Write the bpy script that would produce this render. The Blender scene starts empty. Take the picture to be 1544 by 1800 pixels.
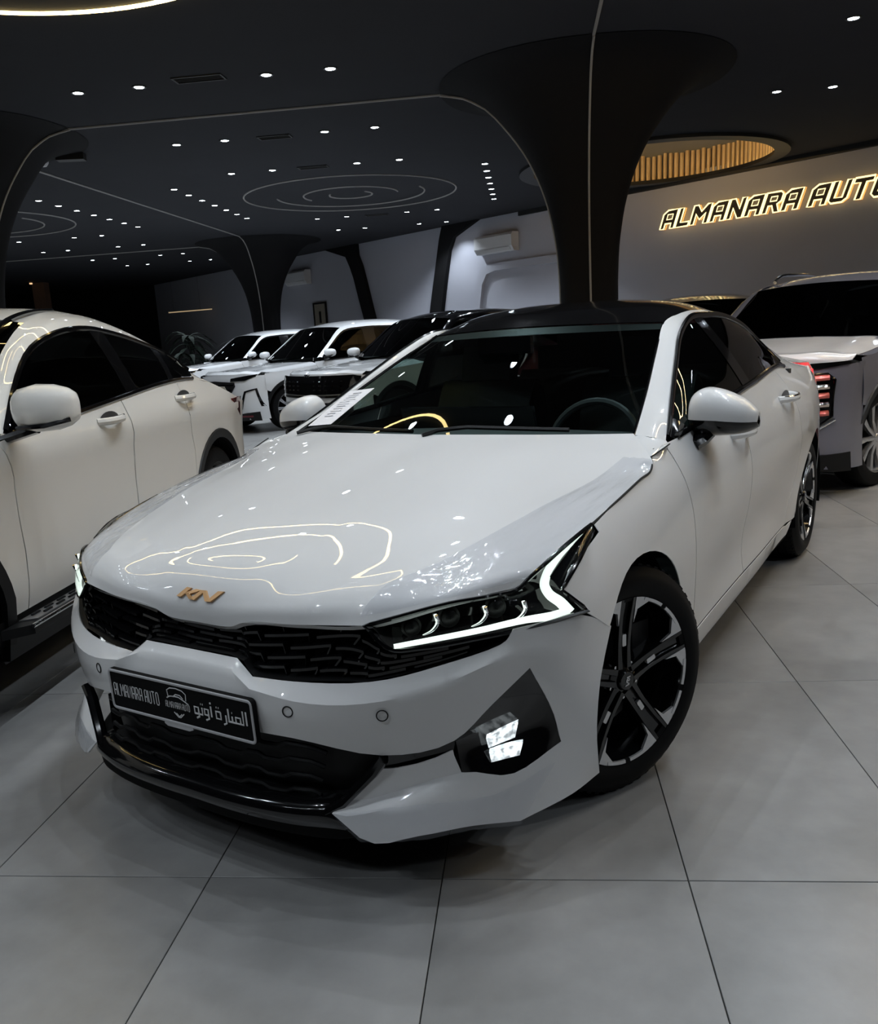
import bpy, bmesh, math, random
import numpy as np
from mathutils import Vector, Matrix
from mathutils.geometry import delaunay_2d_cdt

random.seed(7)
scene = bpy.context.scene
COL = scene.collection
PI = math.pi

# ------------------------------------------------------------------ camera
CAM_H, PITCH, ROLL, YAW, FPX = 1.32814, 0.199769, -0.061459, -0.111991, 1533.49
cam_data = bpy.data.cameras.new('camera')
cam_data.sensor_fit = 'HORIZONTAL'
cam_data.sensor_width = 36.0
cam_data.lens = 36.0 * FPX / 1544.0
cam_data.clip_start, cam_data.clip_end = 0.05, 200
cam = bpy.data.objects.new('camera', cam_data)
COL.objects.link(cam)
_f = Vector((math.sin(YAW) * math.cos(PITCH), math.cos(YAW) * math.cos(PITCH), -math.sin(PITCH)))
_r = Vector((math.cos(YAW), -math.sin(YAW), 0))
_u = _r.cross(_f)
_R = _r * math.cos(ROLL) + _u * math.sin(ROLL)
_U = -_r * math.sin(ROLL) + _u * math.cos(ROLL)
cam.matrix_world = Matrix(((_R.x, _U.x, -_f.x, 0), (_R.y, _U.y, -_f.y, 0), (_R.z, _U.z, -_f.z, CAM_H), (0, 0, 0, 1)))
scene.camera = cam

# ------------------------------------------------------------------ world and exposure
world = bpy.data.worlds.new('night')
world.use_nodes = True
world.node_tree.nodes['Background'].inputs[0].default_value = (0.012, 0.015, 0.022, 1)
world.node_tree.nodes['Background'].inputs[1].default_value = 0.6
scene.world = world
vs = scene.view_settings
vs.view_transform = 'Standard'
vs.look = 'None'
vs.gamma = 1.0
vs.use_curve_mapping = False
vs.exposure = 0.0
cy = scene.cycles
cy.max_bounces, cy.diffuse_bounces, cy.glossy_bounces, cy.transmission_bounces, cy.transparent_max_bounces = 6, 3, 4, 4, 10
cy.caustics_reflective = False
cy.caustics_refractive = False
cy.sample_clamp_indirect = 4.0
cy.adaptive_threshold = 0.03
SPOT_W = 40.0          # watts of one ceiling downlight

# ------------------------------------------------------------------ materials
MATS = {}
def mat(name, base=(.5, .5, .5), rough=.5, metal=0.0, coat=0.0, emit=None, estr=0.0, noise=None, spec=None, coat_rough=.02, bump=None):
    if name in MATS: return MATS[name]
    m = bpy.data.materials.new(name); m.use_nodes = True
    nt = m.node_tree; b = nt.nodes['Principled BSDF']
    b.inputs['Base Color'].default_value = (*base, 1)
    b.inputs['Roughness'].default_value = rough
    b.inputs['Metallic'].default_value = metal
    b.inputs['Coat Weight'].default_value = coat
    b.inputs['Coat Roughness'].default_value = coat_rough
    if spec is not None: b.inputs['Specular IOR Level'].default_value = spec
    if emit:
        b.inputs['Emission Color'].default_value = (*emit, 1)
        b.inputs['Emission Strength'].default_value = estr
    if noise or bump:
        tc = nt.nodes.new('ShaderNodeTexCoord'); nz = nt.nodes.new('ShaderNodeTexNoise')
        nt.links.new(tc.outputs['Object'], nz.inputs['Vector'])
    if noise:   # (scale, other colour, detail)
        nz.inputs['Scale'].default_value = noise[0]; nz.inputs['Detail'].default_value = noise[2] if len(noise) > 2 else 4
        mx = nt.nodes.new('ShaderNodeMix'); mx.data_type = 'RGBA'
        mx.inputs[6].default_value = (*base, 1); mx.inputs[7].default_value = (*noise[1], 1)
        nt.links.new(nz.outputs['Fac'], mx.inputs[0]); nt.links.new(mx.outputs[2], b.inputs['Base Color'])
    if bump:    # (scale, strength)
        nz.inputs['Scale'].default_value = bump[0]
        bp = nt.nodes.new('ShaderNodeBump'); bp.inputs['Strength'].default_value = bump[1]; bp.inputs['Distance'].default_value = .004
        nt.links.new(nz.outputs['Fac'], bp.inputs['Height']); nt.links.new(bp.outputs['Normal'], b.inputs['Normal'])
    MATS[name] = m
    return m

def schlick(nt, normal=None, f0=.045):
    """mirror share of a thin pane, the same from both sides"""
    g = nt.nodes.new('ShaderNodeNewGeometry'); d = nt.nodes.new('ShaderNodeVectorMath'); d.operation = 'DOT_PRODUCT'
    nt.links.new(g.outputs['Incoming'], d.inputs[0]); nt.links.new(normal if normal else g.outputs['Normal'], d.inputs[1])
    def mth(op, a, b=None):
        m = nt.nodes.new('ShaderNodeMath'); m.operation = op
        for i, v in enumerate((a, b)):
            if v is None: continue
            if isinstance(v, (int, float)): m.inputs[i].default_value = v
            else: nt.links.new(v, m.inputs[i])
        return m.outputs[0]
    c = mth('ABSOLUTE', d.outputs['Value']); p = mth('POWER', mth('SUBTRACT', 1.0, c), 5.0)
    return mth('MINIMUM', mth('ADD', mth('MULTIPLY', p, 1 - f0), f0), 1.0)

def glass(name, tint, ior=1.5, rough=0.0):
    """thin pane: transparent with a tint, plus a mirror coat by Fresnel"""
    if name in MATS: return MATS[name]
    m = bpy.data.materials.new(name); m.use_nodes = True
    nt = m.node_tree; nt.nodes.clear()
    o = nt.nodes.new('ShaderNodeOutputMaterial'); mx = nt.nodes.new('ShaderNodeMixShader')
    t = nt.nodes.new('ShaderNodeBsdfTransparent'); g = nt.nodes.new('ShaderNodeBsdfGlossy'); fr = schlick(nt)
    t.inputs[0].default_value = (*tint, 1); g.inputs['Roughness'].default_value = rough
    nt.links.new(fr, mx.inputs[0]); nt.links.new(t.outputs[0], mx.inputs[1]); nt.links.new(g.outputs[0], mx.inputs[2])
    nt.links.new(mx.outputs[0], o.inputs[0])
    MATS[name] = m
    return m

M_white = mat('pearl_white_paint', (.78, .78, .78), .4, coat=1.0, noise=(3.0, (.80, .80, .80)), spec=.08, coat_rough=.008)
M_ivory = mat('ivory_white_paint', (.76, .74, .70), .4, coat=1.0, noise=(3.0, (.78, .76, .72)), spec=.08, coat_rough=.008)
M_silver = mat('grey_blue_paint', (.20, .20, .25), .35, metal=.35, coat=1.0, noise=(4.0, (.23, .23, .28)))
M_gloss = mat('gloss_black', (.003, .003, .0035), .10, coat=.3, noise=(8, (.005, .005, .0055)))
M_satin = mat('satin_black', (.005, .005, .0055), .42, noise=(10, (.008, .008, .0085)), spec=.3)
M_under = mat('underbody_black', (.003, .003, .003), .8, noise=(10, (.005, .005, .005)), spec=.1)
M_rubber = mat('tyre_rubber', (.0045, .0045, .005), .6, noise=(30, (.007, .007, .0075)), spec=.12)
M_chrome = mat('chrome', (.75, .76, .78), .10, metal=1.0, noise=(5, (.8, .8, .82)))
M_alu = mat('machined_aluminium', (.72, .72, .73), .25, metal=.7, noise=(60, (.62, .62, .63)))
M_alloy = mat('silver_alloy', (.55, .55, .57), .25, metal=.8, noise=(30, (.62, .62, .63)))
M_seam = mat('panel_gap_black', (.01, .01, .01), .9, noise=(10, (.015, .015, .015)))
M_ws = glass('windscreen_glass', (.60, .71, .69), 1.52)
M_win = glass('side_window_glass', (.035, .04, .04), 1.52)
M_winf = glass('front_door_glass', (.50, .64, .60), 1.52)
M_lens = glass('clear_lens', (.93, .95, .95), 1.5)
M_int = mat('interior_black', (.012, .012, .013), .6, noise=(20, (.018, .018, .018)))
M_int2 = mat('interior_grey', (.035, .036, .04), .55, noise=(20, (.045, .046, .05)))
M_drl = mat('lit_daytime_light', (.9, .95, .9), .3, emit=(.86, 1.0, .90), estr=1.15, noise=(20, (.92, .96, .92)))
M_fogled = mat('lit_fog_lamp', (.9, .95, 1), .2, emit=(.88, .97, 1.0), estr=1.0, noise=(20, (.8, .9, .95)))
def _patchy(m, lo, hi, sc):
    nt = m.node_tree; b = nt.nodes['Principled BSDF']; tc = nt.nodes.new('ShaderNodeTexCoord'); v = nt.nodes.new('ShaderNodeTexNoise'); v.inputs['Scale'].default_value = sc; v.inputs['Detail'].default_value = 2
    mr = nt.nodes.new('ShaderNodeMapRange'); mr.inputs[1].default_value = .35; mr.inputs[2].default_value = .65; mr.inputs[3].default_value = lo; mr.inputs[4].default_value = hi
    nt.links.new(tc.outputs['Object'], v.inputs['Vector']); nt.links.new(v.outputs['Fac'], mr.inputs[0]); nt.links.new(mr.outputs[0], b.inputs['Emission Strength'])
_patchy(M_fogled, .25, 1.5, 70)
M_badge = mat('copper_film_badge', (.72, .42, .19), .35, metal=.3, noise=(20, (.66, .38, .17)))
M_letter = mat('white_print', (.72, .72, .72), .5, noise=(40, (.66, .66, .66)))
M_plate = mat('plate_black', (.006, .006, .0065), .6, noise=(30, (.009, .009, .009)), spec=.05)
M_plate_rim = mat('plate_rim_grey', (.50, .50, .51), .4, noise=(30, (.45, .45, .46)))
M_red = mat('tail_lamp_red', (.45, .01, .015), .12, coat=1.0, emit=(1, .03, .04), estr=2, noise=(20, (.35, .01, .01)))

# ------------------------------------------------------------------ mesh helpers
def tag(o, label=None, cat=None, group=None, kind=None):
    if label: o['label'] = label
    if cat: o['category'] = cat
    if group: o['group'] = group
    if kind: o['kind'] = kind
    return o

def empty(name, loc=(0, 0, 0), rz=0.0):
    o = bpy.data.objects.new(name, None); COL.objects.link(o)
    o.location = loc; o.rotation_euler = (0, 0, rz); o.empty_display_size = .2
    return o

def obj(name, verts, faces, m, parent=None, angle=35, flat=False, outward=None, thick=0.0):
    me = bpy.data.meshes.new(name)
    me.from_pydata([tuple(map(float, v)) for v in verts], [], [tuple(int(i) for i in f) for f in faces])
    me.update()
    if outward is not None:
        n = sum((p.normal * p.area for p in me.polygons), Vector())
        if n.dot(Vector(outward)) < 0: me.flip_normals()
    me.materials.append(m)
    if not flat:
        me.polygons.foreach_set('use_smooth', [True] * len(me.polygons))
        me.set_sharp_from_angle(angle=math.radians(angle))
    if thick and not flat:      # keep the panel rim from bending the shading of its face
        use = {}
        for p in me.polygons:
            for k in p.edge_keys: use[k] = use.get(k, 0) + 1
        for e in me.edges:
            if use.get(tuple(sorted(e.vertices)), use.get(e.key, 0)) == 1: e.use_edge_sharp = True
    o = bpy.data.objects.new(name, me); COL.objects.link(o)
    if parent is not None: o.parent = parent
    if thick:
        md = o.modifiers.new('thickness', 'SOLIDIFY'); md.thickness = thick; md.offset = -1
    return o

class MB:
    """collects simple shapes into one mesh"""
    def __init__(s): s.v = []; s.f = []
    def add(s, v, f):
        n = len(s.v); s.v += [tuple(p) for p in v]; s.f += [tuple(i + n for i in q) for q in f]; return s
    def box(s, c, d, rz=0, rot=None):
        cx, cy, cz = c; hx, hy, hz = d[0] / 2, d[1] / 2, d[2] / 2
        M = rot if rot is not None else Matrix.Rotation(rz, 3, 'Z')
        v = [tuple(Vector((cx, cy, cz)) + M @ Vector((a * hx, b * hy, e * hz))) for a in (-1, 1) for b in (-1, 1) for e in (-1, 1)]
        return s.add(v, [(0, 1, 3, 2), (4, 6, 7, 5), (0, 4, 5, 1), (2, 3, 7, 6), (0, 2, 6, 4), (1, 5, 7, 3)])
    def tube(s, pts, r, n=8, closed=False, flat=1.0, up=(0, 0, 1)):
        """swept tube; r a number or a list; flat squashes along 'up'"""
        P = [Vector(p) for p in pts]; k = len(P); V = []
        for i, p in enumerate(P):
            a = P[(i - 1) % k] if (closed or i) else P[0]; b = P[(i + 1) % k] if (closed or i < k - 1) else P[-1]
            t = (b - a).normalized(); x = t.cross(Vector(up))
            if x.length < 1e-4: x = t.cross(Vector((1, 0, 0)))
            x.normalize(); y = x.cross(t); rr = r[i] if hasattr(r, '__len__') else r
            for j in range(n):
                q = 2 * PI * j / n; V.append(p + x * (math.cos(q) * rr) + y * (math.sin(q) * rr * flat))
        F = []
        for i in range(k if closed else k - 1):
            for j in range(n):
                F.append((i * n + j, i * n + (j + 1) % n, ((i + 1) % k) * n + (j + 1) % n, ((i + 1) % k) * n + j))
        if not closed: F += [tuple(range(n))[::-1], tuple(range((k - 1) * n, k * n))]
        return s.add(V, F)
    def lathe(s, prof, n=48, axis='y', c=(0, 0, 0), a0=0.0, a1=2 * PI):
        """profile of (radius, height along axis)"""
        full = abs(a1 - a0 - 2 * PI) < 1e-6; m = n if full else n + 1; V = []
        for i in range(m):
            q = a0 + (a1 - a0) * i / n
            for r, h in prof:
                if axis == 'y': V.append((c[0] + r * math.cos(q), c[1] + h, c[2] + r * math.sin(q)))
                elif axis == 'z': V.append((c[0] + r * math.cos(q), c[1] + r * math.sin(q), c[2] + h))
                else: V.append((c[0] + h, c[1] + r * math.cos(q), c[2] + r * math.sin(q)))
        k = len(prof); F = []
        for i in range(n):
            a, b = i * k, ((i + 1) % m) * k
            for j in range(k - 1): F.append((a + j, a + j + 1, b + j + 1, b + j))
        return s.add(V, F)
    def prism(s, poly, h0, h1, fn=None):
        """extrude a 2-D polygon; fn(u, v, h) -> point"""
        fn = fn or (lambda u, v, h: (u, v, h)); n = len(poly)
        V = [fn(u, v, h0) for u, v in poly] + [fn(u, v, h1) for u, v in poly]
        tri = delaunay_2d_cdt([Vector(p) for p in poly], [(i, (i + 1) % n) for i in range(n)], [], 1, 1e-7)
        F = []
        if len(tri[0]) == n:
            mp = {}
            for k, src in enumerate(tri[3]): mp[k] = src[0]
            for t in tri[2]:
                q = [mp[i] for i in t]; F.append(tuple(q)); F.append(tuple(i + n for i in q[::-1]))
        else:
            F += [tuple(range(n)), tuple(range(2 * n - 1, n - 1, -1))]
        F += [(i, i + n, (i + 1) % n + n, (i + 1) % n) for i in range(n)]
        return s.add(V, F)
    def build(s, name, m, parent=None, angle=35, flat=False, recalc=True):
        o = obj(name, s.v, s.f, m, parent, angle, flat)
        if recalc:
            bm = bmesh.new(); bm.from_mesh(o.data); bmesh.ops.recalc_face_normals(bm, faces=bm.faces); bm.to_mesh(o.data); bm.free()
            if not flat: o.data.set_sharp_from_angle(angle=math.radians(angle))
        return o

def hermite(K, V, t):
    """cubic through values V at knots K (V may be vectors along axis 0)"""
    K = np.asarray(K, float); V = np.asarray(V, float); t = np.atleast_1d(t)
    d = np.diff(V, axis=0) / np.diff(K).reshape((-1,) + (1,) * (V.ndim - 1))
    m = np.empty_like(V); m[0] = d[0]; m[-1] = d[-1]
    if len(K) > 2:
        h = np.diff(K); w = (h[:-1] / (h[:-1] + h[1:])).reshape((-1,) + (1,) * (V.ndim - 1))
        m[1:-1] = d[:-1] * (1 - w) + d[1:] * w
    i = np.clip(np.searchsorted(K, t, side='right') - 1, 0, len(K) - 2)
    h = (K[i + 1] - K[i]); s = (t - K[i]) / h
    sh = (-1,) + (1,) * (V.ndim - 1); s = s.reshape(sh); h = h.reshape(sh)
    return (2 * s**3 - 3 * s**2 + 1) * V[i] + (s**3 - 2 * s**2 + s) * h * m[i] + (-2 * s**3 + 3 * s**2) * V[i + 1] + (s**3 - s**2) * h * m[i + 1]

def refine(G, n, axis, breaks=()):
    """interpolate a control grid along one axis, n steps per span, sharp at the breaks; returns grid and knot indices"""
    G = np.moveaxis(np.asarray(G, float), axis, 0)
    K = len(G); cuts = [0] + sorted(set(b for b in breaks if 0 < b < K - 1)) + [K - 1]
    out = []
    for a, b in zip(cuts[:-1], cuts[1:]):
        seg = G[a:b + 1]
        L = np.linalg.norm(np.diff(seg, axis=0), axis=-1); L = L.reshape(len(L), -1).mean(1) + 1e-4
        kn = np.concatenate([[0], np.cumsum(L)])
        t = np.concatenate([np.linspace(kn[i], kn[i + 1], n, endpoint=False) for i in range(b - a)] + [[kn[-1]]])
        r = hermite(kn, seg, t)
        out.append(r if not out else r[1:])
    return np.moveaxis(np.concatenate(out, 0), 0, axis)

def grid_faces(nu, nv, skip=None):
    F = []
    for i in range(nu - 1):
        for j in range(nv - 1):
            if skip and skip(i, j): continue
            F.append((i * nv + j, i * nv + j + 1, (i + 1) * nv + j + 1, (i + 1) * nv + j))
    return F

def patch(name, G, m, parent, su=6, sv=6, bu=(), bv=(), outward=None, thick=.003, skip=None, angle=35, mirror=False):
    G = np.asarray(G, float)
    R = refine(refine(G, su, 0, bu), sv, 1, bv)
    if mirror: R = R * np.array([1, -1, 1]); outward = (outward[0], -outward[1], outward[2]) if outward else None
    nu, nv = R.shape[:2]
    sk = (lambda i, j: skip(i // su, j // sv)) if skip else None
    return obj(name, R.reshape(-1, 3), grid_faces(nu, nv, sk), m, parent, angle, outward=outward, thick=thick)

def resample(poly, step, closed=True):
    P = [Vector(p) for p in poly]; out = []
    n = len(P)
    for i in range(n if closed else n - 1):
        a, b = P[i], P[(i + 1) % n]; k = max(1, int(math.ceil((b - a).length / step)))
        out += [a.lerp(b, q / k) for q in range(k)]
    if not closed: out.append(P[-1])
    return out

def inside(p, poly):
    x, y = p[0], p[1]; c = False; n = len(poly); j = n - 1
    for i in range(n):
        xi, yi, xj, yj = poly[i][0], poly[i][1], poly[j][0], poly[j][1]
        if (yi > y) != (yj > y) and x < (xj - xi) * (y - yi) / (yj - yi) + xi: c = not c
        j = i
    return c

def trimmed(name, fn, poly, step, m, parent, outward, holes=(), thick=.003, mirror=False, angle=40):
    """a surface fn(u, v) -> (x, y, z) cut to a polygon in (u, v)"""
    B = resample(poly, step); V = list(B); E = [(i, (i + 1) % len(B)) for i in range(len(B))]
    Hs = []
    for h in holes:
        hb = resample(h, step); k = len(V); V += hb; E += [(k + i, k + (i + 1) % len(hb)) for i in range(len(hb))]; Hs.append(hb)
    us = [p[0] for p in B]; vs_ = [p[1] for p in B]
    edge = np.array([(p[0], p[1]) for p in V])
    nu = int((max(us) - min(us)) / step) + 1; nv = int((max(vs_) - min(vs_)) / step) + 1
    for i in range(1, nu):
        for j in range(1, nv):
            p = Vector((min(us) + i * step, min(vs_) + j * step))
            if inside(p, B) and not any(inside(p, h) for h in Hs):
                if np.min(np.sum((edge - np.array(p[:]))**2, 1)) > (.62 * step)**2: V.append(p)
    r = delaunay_2d_cdt([Vector((p[0], p[1])) for p in V], E, [], 0, 1e-6)
    F = []
    for t in r[2]:
        c = (r[0][t[0]] + r[0][t[1]] + r[0][t[2]]) / 3
        if inside(c, B) and not any(inside(c, h) for h in Hs): F.append(t)
    P = [fn(p[0], p[1]) for p in r[0]]
    if mirror: P = [(p[0], -p[1], p[2]) for p in P]; outward = (outward[0], -outward[1], outward[2])
    return obj(name, P, F, m, parent, angle, outward=outward, thick=thick)

def text_mesh(s, size, extrude=0.0):
    cu = bpy.data.curves.new('lettering', 'FONT'); cu.body = s; cu.size = size; cu.extrude = extrude
    cu.align_x = 'CENTER'; cu.align_y = 'CENTER'; cu.resolution_u = 3
    o = bpy.data.objects.new('lettering', cu); COL.objects.link(o)
    me = bpy.data.meshes.new_from_object(o.evaluated_get(bpy.context.evaluated_depsgraph_get()))
    bpy.data.objects.remove(o)
    return me

def text_obj(name, s, size, m, parent, matrix, extrude=.001):
    me = text_mesh(s, size, extrude); me.transform(matrix); me.materials.clear(); me.materials.append(m)
    o = bpy.data.objects.new(name, me); COL.objects.link(o); o.parent = parent
    return o

# angular capital letters as outlines (outer, holes) on a 4.4 x 6 grid
GLYPH = {
 'A': ([(0, 0), (0, 4.8), (1.2, 6), (4.4, 6), (4.4, 0), (3.15, 0), (3.15, 1.7), (1.3, 1.7), (1.3, 0)], [[(1.4, 3), (3.1, 3), (3.1, 4.6), (1.4, 4.6)]], 4.4),
 'L': ([(0, 0), (0, 6), (1.3, 6), (1.3, 1.4), (3.9, 1.4), (3.9, 0)], [], 3.9),
 'M': ([(0, 0), (0, 6), (1.3, 6), (2.7, 3.9), (4.1, 6), (5.4, 6), (5.4, 0), (4.1, 0), (4.1, 3.3), (2.7, 1.4), (1.3, 3.3), (1.3, 0)], [], 5.4),
 'N': ([(0, 0), (0, 6), (1.3, 6), (3.2, 2.8), (3.2, 6), (4.5, 6), (4.5, 0), (3.2, 0), (1.3, 3.2), (1.3, 0)], [], 4.5),
 'R': ([(0, 0), (0, 6), (3.6, 6), (4.4, 5.2), (4.4, 3.2), (3.5, 2.4), (4.6, 0), (3.2, 0), (2.2, 2.1), (1.3, 2.1), (1.3, 0)], [[(1.4, 3.4), (3.1, 3.4), (3.1, 4.7), (1.4, 4.7)]], 4.5),
 'U': ([(0, 6), (1.3, 6), (1.3, 1.4), (3.1, 1.4), (3.1, 6), (4.4, 6), (4.4, 1), (3.4, 0), (.9, 0), (0, .9)], [], 4.4),
 'T': ([(0, 6), (4.4, 6), (4.4, 4.6), (2.9, 4.6), (2.9, 0), (1.5, 0), (1.5, 4.6), (0, 4.6)], [], 4.4),
 'O': ([(0, 1), (0, 5), (1, 6), (4.4, 6), (4.4, 1), (3.4, 0), (1, 0)], [[(1.4, 1.5), (3.0, 1.5), (3.0, 4.5), (1.4, 4.5)]], 4.4),
}
def glyph_mesh(mb, outer, holes, fn, h0, h1):
    """flat lettering with holes, given depth"""
    V = [Vector(p) for p in outer]; E = [(i, (i + 1) % len(outer)) for i in range(len(outer))]
    rings = [(0, len(outer))]
    for h in holes:
        k = len(V); V += [Vector(p) for p in h]; E += [(k + i, k + (i + 1) % len(h)) for i in range(len(h))]; rings.append((k, len(h)))
    r = delaunay_2d_cdt(V, E, [], 0, 1e-6); mp = [s[0] for s in r[3]]; n = len(V); F = []
    for t in r[2]:
        c = (r[0][t[0]] + r[0][t[1]] + r[0][t[2]]) / 3
        if inside(c, outer) and not any(inside(c, h) for h in holes):
            q = [mp[i] for i in t]; F.append(tuple(q)); F.append(tuple(i + n for i in q[::-1]))
    for k, c in rings:
        F += [(k + i, k + i + n, k + (i + 1) % c + n, k + (i + 1) % c) for i in range(c)]
    mb.add([fn(p.x, p.y, h0) for p in V] + [fn(p.x, p.y, h1) for p in V], F)
# ================================================================== the showroom
CEIL = 4.0
def tile_material():
    m = bpy.data.materials.new('grey_porcelain_tile'); m.use_nodes = True; nt = m.node_tree; b = nt.nodes['Principled BSDF']
    g = nt.nodes.new('ShaderNodeNewGeometry'); oi = nt.nodes.new('ShaderNodeObjectInfo')
    ad = nt.nodes.new('ShaderNodeVectorMath'); ad.operation = 'ADD'
    mu = nt.nodes.new('ShaderNodeVectorMath'); mu.operation = 'SCALE'; mu.inputs['Scale'].default_value = 7.0
    cb = nt.nodes.new('ShaderNodeCombineXYZ'); nt.links.new(oi.outputs['Random'], cb.inputs[0]); nt.links.new(oi.outputs['Random'], cb.inputs[2])
    nt.links.new(cb.outputs[0], mu.inputs[0]); nt.links.new(g.outputs['Position'], ad.inputs[0]); nt.links.new(mu.outputs[0], ad.inputs[1])
    n1 = nt.nodes.new('ShaderNodeTexNoise'); n1.inputs['Scale'].default_value = 1.7; n1.inputs['Detail'].default_value = 7; n1.inputs['Roughness'].default_value = .62
    n2 = nt.nodes.new('ShaderNodeTexNoise'); n2.inputs['Scale'].default_value = 9; n2.inputs['Detail'].default_value = 5
    nt.links.new(ad.outputs[0], n1.inputs['Vector']); nt.links.new(ad.outputs[0], n2.inputs['Vector'])
    r = nt.nodes.new('ShaderNodeValToRGB'); e = r.color_ramp.elements
    e[0].position, e[0].color = .34, (.215, .213, .209, 1); e[1].position, e[1].color = .68, (.345, .343, .337, 1)
    mx = nt.nodes.new('ShaderNodeMix'); mx.data_type = 'FLOAT'; mx.inputs[0].default_value = .25
    nt.links.new(n1.outputs['Fac'], mx.inputs[2]); nt.links.new(n2.outputs['Fac'], mx.inputs[3])
    nt.links.new(mx.outputs[0], r.inputs[0]); nt.links.new(r.outputs[0], b.inputs['Base Color'])
    rr = nt.nodes.new('ShaderNodeMapRange'); rr.inputs[3].default_value = .26; rr.inputs[4].default_value = .40
    nt.links.new(n1.outputs['Fac'], rr.inputs[0]); nt.links.new(rr.outputs[0], b.inputs['Roughness'])
    return m
M_tile = tile_material()
M_grout = mat('dark_grout', (.035, .034, .033), .9, noise=(30, (.05, .05, .05)))
M_ceil = mat('charcoal_ceiling_paint', (.030, .031, .036), .85, noise=(2, (.035, .036, .041)), spec=.15)
M_arch = mat('black_column_paint', (.010, .010, .011), .8, noise=(2, (.0115, .0115, .0125)), spec=.12)
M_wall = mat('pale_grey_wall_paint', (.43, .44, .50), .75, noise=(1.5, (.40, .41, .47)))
M_strip = mat('grey_led_channel', (.36, .35, .33), .5, noise=(10, (.32, .31, .30)))
M_warmled = mat('warm_lit_led_channel', (.9, .8, .55), .4, emit=(1.0, .74, .30), estr=13, noise=(10, (.9, .78, .5)))
M_lamp = mat('lit_downlight_lens', (.9, .95, 1), .3, emit=(.80, .90, 1.0), estr=30, noise=(10, (.9, .93, 1)))
M_lamp.cycles.emission_sampling = 'NONE'      # the beam of each downlight is its own lamp
M_trim = mat('black_trim', (.012, .012, .012), .5, noise=(10, (.016, .016, .016)))

floor = MB().box((-2, 13, -.05), (44, 48, .084)).build('floor', M_grout, flat=True)
tag(floor, 'large grey porcelain tiles with thin dark joints', 'floor', kind='structure')
OX, OY = -.8662, 1.9348
cells = []
for b in range(-34, 22):
    for a in range(-4, 25):
        x, y = OX + .6 * (b + .5), OY + 1.2 * (a + .5)
        q = Vector((x, y, 0)) - Vector((0, 0, CAM_H)); z = q.dot(_f)
        vis = z > .3 and abs(q.dot(_R)) < z * .56 + .7 and q.dot(_U) > -z * .66 - .9
        cells.append((0 if vis else 1, x * x + y * y, x, y))
cells.sort()
tb = MB(); hx, hy = .2985, .5985
tb.add([(-hx, -hy, -.012), (hx, -hy, -.012), (hx, hy, -.012), (-hx, hy, -.012), (-hx, -hy, -.0008), (hx, -hy, -.0008), (hx, hy, -.0008), (-hx, hy, -.0008),
        (-hx + .001, -hy + .001, 0), (hx - .001, -hy + .001, 0), (hx - .001, hy - .001, 0), (-hx + .001, hy - .001, 0)],
       [(3, 2, 1, 0), (0, 1, 5, 4), (1, 2, 6, 5), (2, 3, 7, 6), (3, 0, 4, 7), (4, 5, 9, 8), (5, 6, 10, 9), (6, 7, 11, 10), (7, 4, 8, 11), (8, 9, 10, 11)])
proto = tb.build('tile', M_tile, floor, flat=True)
rest = MB()
for i, (v, d, x, y) in enumerate(cells):
    if i < 290 and v == 0:
        o = proto if i == 0 else proto.copy()
        if i: COL.objects.link(o)
        o.location = (x, y, 0)
    else:
        rest.add([(p[0] + x, p[1] + y, p[2]) for p in tb.v], tb.f)
tag(rest.build('far_tiles', M_tile, floor, flat=True), kind='stuff')

# ---- ceiling with a round opening
RC, RCR = (2.2, 16.2), 2.15
disc = [(RC[0] + RCR * math.cos(2 * PI * i / 64), RC[1] + RCR * math.sin(2 * PI * i / 64)) for i in range(64)]
ceiling = trimmed('ceiling', lambda u, v: (u, v, CEIL), [(-24, -10), (14, -10), (14, 37), (-24, 37)], 2.4, M_ceil, None, (0, 0, -1), holes=[disc], thick=.1, angle=30)
tag(ceiling, 'charcoal painted ceiling', 'ceiling', kind='structure')
M_cove = mat('cove_grey', (.22, .22, .23), .6, noise=(3, (.2, .2, .21)))
mb = MB(); mb.lathe([(RCR, 0), (RCR, .75), (.01, .75)], 64, 'z', (RC[0], RC[1], CEIL))
cove = mb.build('trim_1', M_cove, angle=40, recalc=False); tag(cove, 'round raised recess in the ceiling', 'ceiling recess', kind='structure')
rimm = MB(); rimm.lathe([(RCR - .15, -.05), (RCR + .10, -.05), (RCR + .10, .0), (RCR - .13, .02), (RCR - .15, -.05)], 64, 'z', (RC[0], RC[1], CEIL)); rimm.build('recess_rim', M_trim, cove)
# fluted warm lit screen along the far side of the recess
M_flute = mat('golden_flutes', (.85, .66, .40), .35, metal=.3, noise=(6, (.65, .46, .24)))
nfl = 34
for i in range(nfl):
    a = math.radians(2 + 96 * i / (nfl - 1)); r = RCR - .07
    c = Vector((RC[0] + r * math.cos(a), RC[1] + r * math.sin(a), CEIL + .02)); h = .42 + .05 * random.random()
    fl = MB(); fl.tube([c, c + Vector((.01, 0, h))], .036 + .012 * random.random(), 8); fl.build('flute', M_flute, cove)
lr = [Vector((RC[0] + (RCR - .06) * math.cos(a), RC[1] + (RCR - .06) * math.sin(a), CEIL + .035)) for a in np.linspace(math.radians(190), math.radians(330), 30)]
M_coveled = mat('warm_cove_led', (.9, .7, .4), .4, emit=(1.0, .62, .22), estr=130, noise=(10, (.9, .68, .4)))
MB().tube(lr, .012, 6).build('cove_light_strip', M_coveled, cove)

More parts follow.
